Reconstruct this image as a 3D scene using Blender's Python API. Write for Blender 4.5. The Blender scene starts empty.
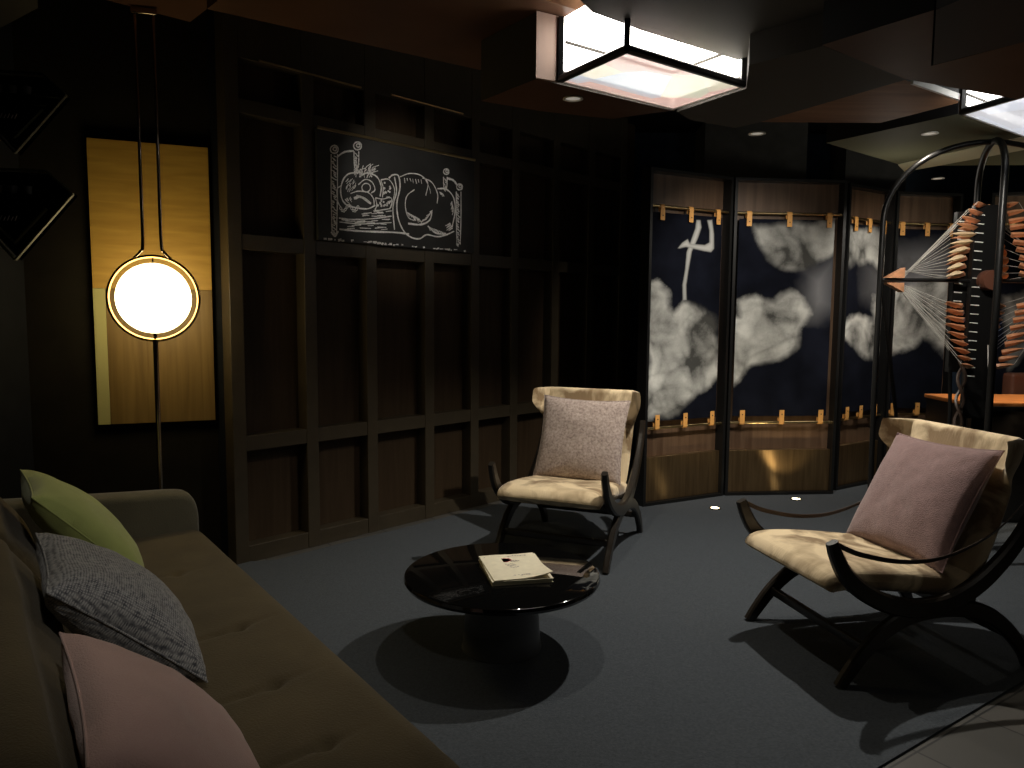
import bpy, bmesh, math, random
from mathutils import Vector, Matrix, noise
random.seed(7)
col = bpy.context.scene.collection
R = math.radians
PI = math.pi

# ------------------------------------------------------------------ camera maths
PITCH, ROLL, FPX, CH = R(5.3), 0.0083, 760.0, 1.5
cF = Vector((0, math.cos(PITCH), -math.sin(PITCH)))
u0 = Vector((0, math.sin(PITCH), math.cos(PITCH)))
cR = Vector((1, 0, 0)) * math.cos(ROLL) + u0 * math.sin(ROLL)
cU = u0 * math.cos(ROLL) - Vector((1, 0, 0)) * math.sin(ROLL)
C0 = Vector((0, 0, CH))
def ray(x, y): return cF * FPX + cR * (x - 512) + cU * (384 - y)
def atz(x, y, z):
    d = ray(x, y); return C0 + d * ((z - CH) / d.z)
def aty(x, y, Y):
    d = ray(x, y); return C0 + d * (Y / d.y)
def onwall(x, y, a, b):
    n = Vector((-(b[1] - a[1]), b[0] - a[0])); d = ray(x, y)
    t = ((a[0] - C0.x) * n.x + (a[1] - C0.y) * n.y) / (d.x * n.x + d.y * n.y)
    return C0 + d * t

# ------------------------------------------------------------------ materials
def newmat(name):
    m = bpy.data.materials.new(name); m.use_nodes = True
    nt = m.node_tree; b = nt.nodes['Principled BSDF']
    return m, nt, b
def simple(name, c, rough=.5, metal=0, bump=0, bscale=60, var=0, vscale=8, spec=.5, sheen=0, coat=0):
    m, nt, b = newmat(name)
    b.inputs['Base Color'].default_value = (*c, 1)
    b.inputs['Roughness'].default_value = rough
    b.inputs['Metallic'].default_value = metal
    b.inputs['Specular IOR Level'].default_value = spec
    b.inputs['Sheen Weight'].default_value = sheen
    b.inputs['Coat Weight'].default_value = coat
    tc = nt.nodes.new('ShaderNodeTexCoord')
    if var:
        n = nt.nodes.new('ShaderNodeTexNoise'); n.inputs['Scale'].default_value = vscale
        n.inputs['Detail'].default_value = 5
        nt.links.new(tc.outputs['Object'], n.inputs['Vector'])
        r = nt.nodes.new('ShaderNodeValToRGB')
        r.color_ramp.elements[0].position = .3; r.color_ramp.elements[1].position = .7
        r.color_ramp.elements[0].color = (*[v * (1 - var) for v in c], 1)
        r.color_ramp.elements[1].color = (*[min(1, v * (1 + var)) for v in c], 1)
        nt.links.new(n.outputs['Fac'], r.inputs['Fac']); nt.links.new(r.outputs['Color'], b.inputs['Base Color'])
    if bump:
        n2 = nt.nodes.new('ShaderNodeTexNoise'); n2.inputs['Scale'].default_value = bscale
        n2.inputs['Detail'].default_value = 3
        nt.links.new(tc.outputs['Object'], n2.inputs['Vector'])
        bp = nt.nodes.new('ShaderNodeBump'); bp.inputs['Strength'].default_value = bump
        bp.inputs['Distance'].default_value = .01
        nt.links.new(n2.outputs['Fac'], bp.inputs['Height']); nt.links.new(bp.outputs['Normal'], b.inputs['Normal'])
    return m
def wood(name, c1, c2, stretch=(1, 1, .06), scale=30, rough=.45, metal=0, aniso=0, spec=.5):
    m, nt, b = newmat(name)
    tc = nt.nodes.new('ShaderNodeTexCoord'); mp = nt.nodes.new('ShaderNodeMapping')
    mp.inputs['Scale'].default_value = stretch
    n = nt.nodes.new('ShaderNodeTexNoise'); n.inputs['Scale'].default_value = scale
    n.inputs['Detail'].default_value = 6; n.inputs['Distortion'].default_value = .6
    r = nt.nodes.new('ShaderNodeValToRGB')
    r.color_ramp.elements[0].position = .32; r.color_ramp.elements[1].position = .68
    r.color_ramp.elements[0].color = (*c1, 1); r.color_ramp.elements[1].color = (*c2, 1)
    nt.links.new(tc.outputs['Object'], mp.inputs['Vector']); nt.links.new(mp.outputs['Vector'], n.inputs['Vector'])
    nt.links.new(n.outputs['Fac'], r.inputs['Fac']); nt.links.new(r.outputs['Color'], b.inputs['Base Color'])
    b.inputs['Roughness'].default_value = rough; b.inputs['Metallic'].default_value = metal
    b.inputs['Anisotropic'].default_value = aniso
    b.inputs['Anisotropic Rotation'].default_value = .25
    b.inputs['Specular IOR Level'].default_value = spec
    bp = nt.nodes.new('ShaderNodeBump'); bp.inputs['Strength'].default_value = .15; bp.inputs['Distance'].default_value = .004
    nt.links.new(n.outputs['Fac'], bp.inputs['Height']); nt.links.new(bp.outputs['Normal'], b.inputs['Normal'])
    return m
def weave(name, c1, c2, scale=220, rough=.95, bump=.5, sheen=.2):
    """woven cloth: two crossing wave textures"""
    m, nt, b = newmat(name)
    tc = nt.nodes.new('ShaderNodeTexCoord')
    w = []
    for ax in ('X', 'Y'):
        wv = nt.nodes.new('ShaderNodeTexWave'); wv.bands_direction = ax
        wv.inputs['Scale'].default_value = scale; wv.inputs['Distortion'].default_value = 2.5
        wv.inputs['Detail'].default_value = 2
        nt.links.new(tc.outputs['Object'], wv.inputs['Vector']); w.append(wv)
    mx = nt.nodes.new('ShaderNodeMath'); mx.operation = 'MULTIPLY'
    nt.links.new(w[0].outputs['Fac'], mx.inputs[0]); nt.links.new(w[1].outputs['Fac'], mx.inputs[1])
    n = nt.nodes.new('ShaderNodeTexNoise'); n.inputs['Scale'].default_value = scale * 1.6; n.inputs['Detail'].default_value = 2
    nt.links.new(tc.outputs['Object'], n.inputs['Vector'])
    ad = nt.nodes.new('ShaderNodeMath'); ad.operation = 'MULTIPLY_ADD'; ad.inputs[1].default_value = .6
    nt.links.new(mx.outputs[0], ad.inputs[0]); nt.links.new(n.outputs['Fac'], ad.inputs[2])
    r = nt.nodes.new('ShaderNodeValToRGB')
    r.color_ramp.elements[0].position = .38; r.color_ramp.elements[1].position = .85
    r.color_ramp.elements[0].color = (*c1, 1); r.color_ramp.elements[1].color = (*c2, 1)
    nt.links.new(ad.outputs[0], r.inputs['Fac']); nt.links.new(r.outputs['Color'], b.inputs['Base Color'])
    bp = nt.nodes.new('ShaderNodeBump'); bp.inputs['Strength'].default_value = bump; bp.inputs['Distance'].default_value = .003
    nt.links.new(ad.outputs[0], bp.inputs['Height']); nt.links.new(bp.outputs['Normal'], b.inputs['Normal'])
    b.inputs['Roughness'].default_value = rough; b.inputs['Sheen Weight'].default_value = sheen
    b.inputs['Specular IOR Level'].default_value = .2
    return m
def emit(name, c, s):
    m, nt, b = newmat(name)
    b.inputs['Base Color'].default_value = (*c, 1)
    b.inputs['Emission Color'].default_value = (*c, 1); b.inputs['Emission Strength'].default_value = s
    return m
def attrmat(name, rough=.8, spec=.3):
    m, nt, b = newmat(name)
    a = nt.nodes.new('ShaderNodeVertexColor'); a.layer_name = 'paint'
    nt.links.new(a.outputs['Color'], b.inputs['Base Color'])
    b.inputs['Roughness'].default_value = rough; b.inputs['Specular IOR Level'].default_value = spec
    return m

M = {}
M['carpet'] = simple('carpet', (.060, .070, .082), .95, bump=.5, bscale=300, var=.22, vscale=90, spec=.15, sheen=.1)
M['hidden'] = simple('plain_black', (.006, .006, .006), .9)
M['wallblack'] = simple('wall_black', (.009, .010, .013), .8, var=.2, spec=.1)
M['wallnavy'] = simple('wall_navy', (.03, .046, .072), .8, var=.2, spec=.15)
M['walldark'] = simple('wall_dark_plaster', (.085, .085, .085), .75, var=.15, spec=.2)
M['brownwall'] = simple('brown_wall', (.012, .010, .007), .75, var=.2, spec=.12)
M['panelframe'] = simple('panel_frame_paint', (.052, .040, .024), .42, var=.12, bump=.1, bscale=80)
M['panel'] = wood('panel_wood', (.038, .023, .011), (.053, .033, .017), rough=.6, spec=.25)
M['oak'] = wood('oak_veneer', (.40, .235, .045), (.52, .325, .068), stretch=(.12, 1, 1), scale=26, rough=.42)
M['oakv'] = wood('oak_veneer_brown', (.15, .092, .026), (.22, .14, .045), stretch=(1, 1, .05), scale=30, rough=.45)
M['cream'] = simple('cream_strip', (.42, .40, .17), .6)
M['gold'] = simple('polished_gold', (.75, .50, .22), .16, 1)
M['chrome'] = simple('dark_nickel', (.45, .38, .30), .15, 1)
M['globe'] = emit('opal_globe_glow', (1, .80, .42), 7.5)
M['board'] = simple('chalkboard', (.022, .022, .022), .5, var=.25, vscale=6)
M['chalk'] = simple('chalk', (.92, .90, .86), .95, var=.3, vscale=120)
M['brass'] = simple('brushed_brass', (.55, .42, .22), .28, 1)
M['blackmetal'] = simple('black_metal', (.012, .012, .012), .35, .3)
M['blackwood'] = simple('black_stained_wood', (.020, .016, .012), .32, var=.2, vscale=30, spec=.5)
M['screenwood'] = wood('screen_walnut', (.075, .042, .024), (.13, .080, .048), rough=.4, scale=22)
M['screenlow'] = wood('screen_brushed_lower', (.20, .13, .065), (.30, .20, .10), rough=.34, scale=40, metal=.85, aniso=.9)
M['leather'] = simple('tan_leather', (.72, .36, .10), .5, var=.15)
M['strap'] = simple('brown_strap', (.045, .028, .020), .45)
M['copper'] = simple('copper_slat', (.74, .36, .19), .35, .25, var=.25, vscale=20)
M['string'] = simple('pale_string', (.50, .48, .44), .6)
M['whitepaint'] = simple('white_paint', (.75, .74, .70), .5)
M['bronze'] = simple('bronze_ceiling', (.10, .052, .032), .45, var=.15, vscale=3, spec=.06)
M['bronzeR'] = wood('bronze_wood_ceiling', (.17, .085, .045), (.27, .14, .075), stretch=(.12, 1, 1), scale=14, rough=.6, spec=.06)
M['ceilblack'] = simple('ceiling_black', (.010, .010, .011), .6, spec=.3)
M['ceilgrey'] = simple('ceiling_grey', (.066, .060, .053), .6, spec=.06)
M['olive'] = simple('olive_ceiling', (.10, .10, .062), .7, spec=.05)
M['cove'] = simple('cove_cream', (.42, .40, .27), .6)
M['velvet'] = simple('olive_velvet', (.092, .070, .036), .85, bump=.35, bscale=160, var=.16, vscale=5, spec=.15, sheen=.12)
M['velvetgrey'] = simple('olive_grey_velvet', (.115, .105, .072), .85, bump=.35, bscale=160, var=.1, vscale=6, spec=.15, sheen=.35)
M['green'] = simple('lime_cloth', (.40, .46, .15), .9, bump=.35, bscale=260, var=.08, spec=.2, sheen=.3)
M['greyweave'] = weave('grey_knit', (.085, .09, .105), (.42, .42, .42), scale=44)
M['pinkcloth'] = simple('pink_cloth', (.56, .37, .33), .9, bump=.4, bscale=260, var=.10, vscale=4, spec=.2, sheen=.3)
M['mauve'] = simple('mauve_cloth', (.23, .145, .14), .95, bump=.5, bscale=220, var=.12, vscale=40, spec=.15, sheen=.4)
M['taupeweave'] = weave('taupe_weave', (.20, .15, .135), (.52, .43, .38), scale=44)
M['blackgloss'] = simple('black_lacquer', (.004, .004, .004), .05, coat=.5)
M['pedestal'] = simple('dark_pedestal', (.10, .105, .11), .32)
M['paper'] = simple('cream_paper', (.80, .74, .56), .7, var=.06, vscale=30)
M['page'] = simple('page_edges', (.62, .60, .42), .8)
M['red'] = simple('dark_red_ink', (.50, .09, .12), .6)
M['ink'] = simple('grey_ink', (.35, .30, .28), .7)
M['tablewood'] = simple('orange_wood_top', (.62, .22, .06), .35, var=.2)
M['blue'] = emit('blue_screen_glow', (.05, .3, 1.0), 1.5)
M['brownleather'] = simple('brown_leather', (.13, .05, .03), .45)
M['glassdark'] = simple('smoked_glass', (.012, .014, .012), .08)
M['thinbrass'] = simple('olive_brass_edge', (.08, .076, .03), .6, .2)
M['greywhite'] = simple('glass_glint', (.12, .12, .12), .06)

def hide_mat():
    m, nt, b = newmat('cowhide')
    tc = nt.nodes.new('ShaderNodeTexCoord')
    n = nt.nodes.new('ShaderNodeTexNoise'); n.inputs['Scale'].default_value = 4.5; n.inputs['Detail'].default_value = 4
    n.inputs['Distortion'].default_value = 1.0
    r = nt.nodes.new('ShaderNodeValToRGB')
    r.color_ramp.elements[0].position = .42; r.color_ramp.elements[1].position = .57
    r.color_ramp.elements[0].color = (.27, .185, .10, 1); r.color_ramp.elements[1].color = (.76, .61, .39, 1)
    nt.links.new(tc.outputs['Object'], n.inputs['Vector']); nt.links.new(n.outputs['Fac'], r.inputs['Fac'])
    nt.links.new(r.outputs['Color'], b.inputs['Base Color'])
    mp = nt.nodes.new('ShaderNodeMapping'); mp.inputs['Scale'].default_value = (1, .15, .15)
    n2 = nt.nodes.new('ShaderNodeTexNoise'); n2.inputs['Scale'].default_value = 160; n2.inputs['Detail'].default_value = 3
    nt.links.new(tc.outputs['Object'], mp.inputs['Vector']); nt.links.new(mp.outputs['Vector'], n2.inputs['Vector'])
    bp = nt.nodes.new('ShaderNodeBump'); bp.inputs['Strength'].default_value = .5; bp.inputs['Distance'].default_value = .004
    nt.links.new(n2.outputs['Fac'], bp.inputs['Height']); nt.links.new(bp.outputs['Normal'], b.inputs['Normal'])
    b.inputs['Roughness'].default_value = .85; b.inputs['Sheen Weight'].default_value = .25
    b.inputs['Specular IOR Level'].default_value = .2
    return m
M['hide'] = hide_mat()

# ------------------------------------------------------------------ mesh helpers
class MB:
    def __init__(s): s.bm = bmesh.new()
    def poly(s, pts):
        vs = [s.bm.verts.new(p) for p in pts]
        return s.bm.faces.new(vs)
    def box(s, lo, hi, bev=0, mat=None):
        g = bmesh.ops.create_cube(s.bm, size=1)['verts']
        c = [(a + b) / 2 for a, b in zip(lo, hi)]; d = [abs(b - a) for a, b in zip(lo, hi)]
        for v in g: v.co = Vector((v.co.x * d[0] + c[0], v.co.y * d[1] + c[1], v.co.z * d[2] + c[2]))
        if bev:
            es = list({e for v in g for e in v.link_edges})
            r = bmesh.ops.bevel(s.bm, geom=es, offset=bev, segments=3, affect='EDGES', profile=.5)
            g = list({v for f in r['faces'] for v in f.verts} | {v for v in g if v.is_valid})
        if mat is not None:
            for v in g: v.co = mat @ v.co
        return s
    def prism(s, pts, z0, z1):
        a = [s.bm.verts.new((p[0], p[1], z0)) for p in pts]; b = [s.bm.verts.new((p[0], p[1], z1)) for p in pts]
        n = len(pts)
        s.bm.faces.new(a[::-1]); s.bm.faces.new(b)
        for i in range(n): s.bm.faces.new((a[i], a[(i + 1) % n], b[(i + 1) % n], b[i]))
        return s
    def tube(s, pts, r, seg=10, closed=False, cap=True):
        pts = [Vector(p) for p in pts]; n = len(pts)
        rr = r if isinstance(r, (list, tuple)) else [r] * n
        rings = []; up = None
        for i, p in enumerate(pts):
            if closed: t = (pts[(i + 1) % n] - pts[i - 1]).normalized()
            else: t = (pts[min(i + 1, n - 1)] - pts[max(i - 1, 0)]).normalized()
            if up is None:
                up = Vector((0, 0, 1)) if abs(t.z) < .9 else Vector((1, 0, 0))
            up = (up - t * up.dot(t)).normalized(); sd = t.cross(up)
            rings.append([s.bm.verts.new(p + (up * math.cos(2 * PI * k / seg) + sd * math.sin(2 * PI * k / seg)) * rr[i]) for k in range(seg)])
        m = n if closed else n - 1
        for i in range(m):
            a, b = rings[i], rings[(i + 1) % n]
            for k in range(seg): s.bm.faces.new((a[k], a[(k + 1) % seg], b[(k + 1) % seg], b[k]))
        if cap and not closed:
            s.bm.faces.new(rings[0][::-1]); s.bm.faces.new(rings[-1])
        return s
    def ribbon(s, pts, side, w, th):
        """rectangular section swept along pts; side = fixed width axis; w may be list; th list (thickness in the curve plane)"""
        pts = [Vector(p) for p in pts]; n = len(pts); side = Vector(side).normalized()
        W = w if isinstance(w, (list, tuple)) else [w] * n; T = th if isinstance(th, (list, tuple)) else [th] * n
        rings = []
        for i, p in enumerate(pts):
            t = (pts[min(i + 1, n - 1)] - pts[max(i - 1, 0)]).normalized()
            nn = side.cross(t).normalized()
            ring = []
            a, b = W[i] / 2, T[i] / 2
            c = min(a, b) * .45
            for (x, y) in ((a, b - c), (a - c, b), (-a + c, b), (-a, b - c), (-a, -b + c), (-a + c, -b), (a - c, -b), (a, -b + c)):
                ring.append(s.bm.verts.new(p + side * x + nn * y))
            rings.append(ring)
        for i in range(n - 1):
            for k in range(8): s.bm.faces.new((rings[i][k], rings[i][(k + 1) % 8], rings[i + 1][(k + 1) % 8], rings[i + 1][k]))
        s.bm.faces.new(rings[0][::-1]); s.bm.faces.new(rings[-1])
        return s
    def lathe(s, prof, seg=48, c=(0, 0, 0)):
        rings = []
        for (r, z) in prof:
            if r < 1e-6: rings.append([s.bm.verts.new((c[0], c[1], c[2] + z))])
            else: rings.append([s.bm.verts.new((c[0] + r * math.cos(2 * PI * k / seg), c[1] + r * math.sin(2 * PI * k / seg), c[2] + z)) for k in range(seg)])
        for a, b in zip(rings, rings[1:]):
            if len(a) == 1 and len(b) == 1: continue
            for k in range(seg):
                k2 = (k + 1) % seg
                if len(a) == 1: s.bm.faces.new((a[0], b[k2], b[k]))
                elif len(b) == 1: s.bm.faces.new((a[k], a[k2], b[0]))
                else: s.bm.faces.new((a[k], a[k2], b[k2], b[k]))
        return s
    def grid(s, f, nu, nv, wrapu=False):
        g = [[s.bm.verts.new(f(i / nu, j / nv)) for j in range(nv + 1)] for i in range(nu + (0 if wrapu else 1))]
        for i in range(nu):
            for j in range(nv):
                a = g[i]; b = g[(i + 1) % len(g)]
                s.bm.faces.new((a[j], b[j], b[j + 1], a[j + 1]))
        return s
    def build(s, name, mat, parent=None, loc=None, smooth=True, merge=1e-5):
        if merge: bmesh.ops.remove_doubles(s.bm, verts=s.bm.verts, dist=merge)
        bmesh.ops.recalc_face_normals(s.bm, faces=s.bm.faces)
        me = bpy.data.meshes.new(name); s.bm.to_mesh(me); s.bm.free()
        if isinstance(mat, str): mat = M[mat]
        me.materials.append(mat)
        if smooth:
            for p in me.polygons: p.use_smooth = True
            try: me.set_sharp_from_angle(angle=R(38))
            except Exception: pass
        o = bpy.data.objects.new(name, me); col.objects.link(o)
        if parent: o.parent = parent
        if loc is not None: o.location = loc
        return o
def empty(name, loc, rz=0, label=None, cat=None, group=None, kind=None, rot=None):
    o = bpy.data.objects.new(name, None); col.objects.link(o); o.empty_display_size = .1
    o.location = loc; o.rotation_euler = rot if rot else (0, 0, rz)
    return tag(o, label, cat, group, kind)
def tag(o, label=None, cat=None, group=None, kind=None):
    for k, v in (('label', label), ('category', cat), ('group', group), ('kind', kind)):
        if v: o[k] = v
    return o
def copy_tree(o, parent=None):
    c = o.copy(); col.objects.link(c)
    if parent: c.parent = parent
    for ch in list(o.children): copy_tree(ch, c)
    return c
def spline(pts, n=8):
    """Catmull-Rom through tuples of any dimension"""
    P = [Vector(p) for p in pts]; out = []
    for i in range(len(P) - 1):
        p0 = P[i - 1] if i else P[0] * 2 - P[1]; p1 = P[i]; p2 = P[i + 1]
        p3 = P[i + 2] if i + 2 < len(P) else P[-1] * 2 - P[-2]
        for k in range(n):
            t = k / n
            out.append(.5 * ((2 * p1) + (p2 - p0) * t + (2 * p0 - 5 * p1 + 4 * p2 - p3) * t * t + (3 * p1 - p0 - 3 * p2 + p3) * t ** 3))
    out.append(P[-1]); return out
def struct(mb, name, mat, **k): return tag(mb.build(name, mat, smooth=False, **k), kind='structure')

# ------------------------------------------------------------------ floor and shell
def floor_mat():
    m, nt, b = newmat('floor_tiles')
    tc = nt.nodes.new('ShaderNodeTexCoord'); mp = nt.nodes.new('ShaderNodeMapping')
    mp.inputs['Rotation'].default_value = (0, 0, R(-34)); mp.inputs['Scale'].default_value = (1.4, 1.4, 1.4)
    br = nt.nodes.new('ShaderNodeTexBrick'); br.offset = 0; br.inputs['Scale'].default_value = 1
    br.inputs['Brick Width'].default_value = .6; br.inputs['Row Height'].default_value = .6
    br.inputs['Mortar Size'].default_value = .006
    br.inputs['Color1'].default_value = (.07, .068, .062, 1); br.inputs['Color2'].default_value = (.085, .08, .072, 1)
    br.inputs['Mortar'].default_value = (.02, .02, .02, 1)
    nt.links.new(tc.outputs['Object'], mp.inputs['Vector']); nt.links.new(mp.outputs['Vector'], br.inputs['Vector'])
    nt.links.new(br.outputs['Color'], b.inputs['Base Color']); b.inputs['Roughness'].default_value = .5
    return m
M['floor'] = floor_mat()
struct(MB().box((-4.6, -2.6, -.1), (8, 11, 0)), 'floor', 'floor')
e1, e2 = atz(880, 768, 0), atz(1024, 682, 0); ed = (e2 - e1).normalized()
q0 = e1 - ed * 3.6; q1 = e1 + ed * 6.2
q1 = e1 + ed * 6.0
cp = MB().prism([(-2.5, q0.y), (q0.x, q0.y), (q1.x, q1.y), (q1.x, 7.2), (1.15, 7.2), (-1.42, 4.47), (-1.72, 4.40), (-2.35, 4.14), (-2.5, 3.9)], .0005, .008)
tag(cp.build('carpet', 'carpet', smooth=False), 'dark slate blue carpet covering the lounge floor up to the tiled edge', 'carpet')

# panelled wall frame of reference
WA, WB = Vector((-1.548, 4.448, 0)), Vector((-.28, 5.794, 0))
WD = (WB - WA).normalized(); WN = Vector((WD.y, -WD.x, 0)); WTH = math.atan2(WD.y, WD.x)
def ws(x, y):
    p = onwall(x, y, WA, WB); return (p - WA).dot(WD), p.z
WL = 4.05
wl = empty('wall_left', WA, WTH, kind='structure')
MB().box((-.02, .10, 0), (WL, .22, 3.3)).build('backing_panel', 'panel', wl, smooth=False)
st = [ws(240, 436)[0], ws(313, 430)[0], ws(373, 427)[0], ws(430, 422)[0], ws(475, 418)[0], ws(514, 414)[0], ws(554, 411)[0]]
sp = (st[6] - st[4]) / 2
while st[-1] < WL - .5: st.append(st[-1] + sp * 1.02)
HW = .042
zr = [0.0, .72, 1.90, 2.665, 2.93]
for i, s_ in enumerate(st):
    MB().box((s_ - HW, 0, 0), (s_ + HW, .10, 3.3), .004).build('stile', 'panelframe', wl, smooth=False)
for z, h in zip(zr, (.10, .045, .045, .04, .37)):
    z0 = z if z in (0.0, 2.93) else z - h
    z1 = z + h
    for i in range(len(st) - 1):
        MB().box((st[i] + HW, .004, z0), (st[i + 1] - HW, .10, z1), .003).build('rail', 'panelframe', wl, smooth=False)
# extra short stiles in the top row
for a in (ws(368, 100)[0],):
    MB().box((a - .03, .006, 2.705), (a + .03, .10, 2.93)).build('short_stile', 'panelframe', wl, smooth=False)
# return of the panelling at its left end
MB().box((st[0] - HW, .10, 0), (st[0] - HW + .03, .62, 3.3)).build('end_return', 'wallblack', wl, smooth=False)
# two thin metal strips added in place of light reflections near the top
for n_, (a, b) in enumerate((((258, 62), (360, 87)), ((390, 96), (462, 113)))):
    sa, za = ws(*a); sb, zb = ws(*b)
    t_ = MB().tube([WA + WD * sa + WN * .012 + Vector((0, 0, (za + zb) / 2)), WA + WD * sb + WN * .012 + Vector((0, 0, (za + zb) / 2))], .006, 8)
    tag(t_.build('reflection_strip', 'brass'), ('thin strip standing for a light reflection high on the panelled wall, left of the pair', 'thin strip standing for a light reflection high on the panelled wall, right of the pair')[n_], 'rail', 'light reflection strips on the panelling')

# recess beside the oak panel and the dark wall to the left
OA, OB = Vector((-2.30, 4.22, 0)), Vector((-1.70, 4.47, 0))
OD = (OB - OA).normalized(); OTH = math.atan2(OD.y, OD.x)
def os_(x, y):
    p = onwall(x, y, OA, OB); return (p - OA).dot(OD), p.z
wf = empty('wall_lamp', OA, OTH, kind='structure')
MB().box((-2.2, .05, 0), (.75, .18, 3.3)).build('backing_panel', 'brownwall', wf, smooth=False)
wl2 = struct(MB().box((-2.7, -2.4, 0), (-2.55, 4.0, 3.3)), 'wall_far_left', 'wallblack')
s0, zt0 = os_(86, 135); s1, zt1 = os_(208, 150); _, zb0 = os_(100, 425); _, zb1 = os_(213, 420)
zt, zb = (zt0 + zt1) / 2, (zb0 + zb1) / 2
zmid = (os_(90, 288)[1] + os_(208, 290)[1]) / 2
sc = (os_(106, 290)[0] + os_(110, 420)[0]) / 2
op = empty('wall_panel', OA, OTH, 'golden oak veneer wall panel with a brown lower half behind the globe lamp', 'wall panel')
MB().box((s0, 0, zmid), (s1, .05, zt), .002).build('upper_veneer', 'oak', op, smooth=False)
MB().box((sc, 0, zb), (s1, .05, zmid - .001), .002).build('lower_veneer', 'oakv', op, smooth=False)
MB().box((s0, 0, zb), (sc - .001, .05, zmid - .001), .002).build('cream_strip', 'cream', op, smooth=False)
# dark boxed pier between oak panel and panelling
struct(MB().prism([OB + OD * .02, WA + WN * .0 - WD * .06, WA - WD * .1 - WN * .8, OB - WN * .5], 0, 3.3), 'wall_pier', 'wallblack')

# back walls and right side
struct(MB().box((.9, 7.75, 0), (9, 7.9, 3.3)), 'wall_back', 'wallnavy')
struct(MB().box((7.6, -2.4, 0), (7.75, 7.75, 3.3)), 'wall_right', 'wallblack')
struct(MB().box((-2.7, -2.55, 0), (7.75, -2.4, 3.3)), 'wall_front', 'wallblack')
# plaster bulkheads above the screen
pa, pb = aty(704, 176, 7.3), aty(806, 176, 7.3)
struct(MB().box((pa.x, 7.3, 0), (pb.x, 7.7, 3.3)), 'trim_1', 'walldark')
pa, pb = aty(850, 190, 7.0), aty(892, 190, 7.0)
struct(MB().box((pa.x + .1, 7.35, 2.45), (pb.x + .3, 7.7, 3.3)), 'trim_2', 'walldark')
struct(MB().box((5.15, 7.1, 0), (6.6, 7.5, 3.3)), 'trim_3', simple('grey_green_column', (.07, .075, .06), .6))

# ------------------------------------------------------------------ ceiling
struct(MB().box((-4.6, -2.6, 3.3), (8, 11, 3.4)), 'ceiling', 'ceilblack')
def slab(name, pts, z, mat, top=3.3, side=None):
    P = []
    for p in pts:
        P.append(Vector(p) if len(p) == 3 else atz(p[0], p[1], z))
    mb = MB(); mb.prism(P, z, top)
    o = struct(mb, name, mat, merge=0)
    if side:
        o.data.materials.append(M[side])
        for f in o.data.polygons:
            if abs(f.normal.z) < .5: f.material_index = 1
    return o
ZP = 2.5
slab('ceiling_panel', [(60, -12), (190, 22), (207, 9), (300, -90), (40, -120)], 3.0, 'bronze', side='ceilblack')
slab('ceiling_panel', [(330, -90), (207, 9), (480, 70), (536, 46), (590, 14), (500, -14), (420, -90)], 2.78, 'bronze', side='bronzeR')
slab('ceiling_panel', [(-200, -60), (-60, 60), (38, 8), (30, -60)], 2.72, 'ceilblack')
slab('ceiling_panel', [(481, 101), (536, 78), (559, 83), (672, 110), (655, 104.5), (612, 118.5), (560, 113)], ZP, 'bronze', side='ceilblack') if False else None
slab('ceiling_panel', [(481, 101), (536, 79), (672, 110.5), (655, 106), (612, 119), (540, 111)][0:3] + [(612, 119), (540, 111)], ZP, 'bronze', side='ceilgrey', top=2.775)
slab('ceiling_panel', [(677, 111.8), (746.5, 88.5), (749, 65), (823, 46), (908, 79), (757, 123), (735, 128), (690, 120)], ZP, 'ceilgrey', side='ceilgrey')
slab('ceiling_panel', [(520, -60), (592, 12), (628, 25), (640, 30), (738, 60), (826, 33), (935, -4), (900, -120), (560, -120)], 2.62, 'ceilgrey', side='ceilblack')
slab('ceiling_panel', [(822, 45), (934, 10), (931, 66), (1024, 42), (1130, 20), (1130, 62), (1016, 99), (905, 79)], 2.47, 'bronze', side='ceilblack')
slab('ceiling_panel', [(936, 10), (1100, -60), (1200, 0), (1028, 41), (933, 65)], 2.43, 'ceilblack', side='ceilblack')
slab('ceiling_panel', [(755, 122), (905, 80), (958, 98), (958, 103), (880, 123)], 2.60, 'bronzeR', side='ceilblack')
slab('ceiling_panel', [(826, 143), (958, 114), (1100, 105), (1300, 190), (1024, 165), (905, 166)], 2.60, 'olive', side='ceilblack', top=3.0)
slab('ceiling_panel', [(898, 165), (1024, 137), (1200, 120), (1200, 140), (1024, 150), (905, 172)], 2.595, 'cove', side='cove', top=3.0)

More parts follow.
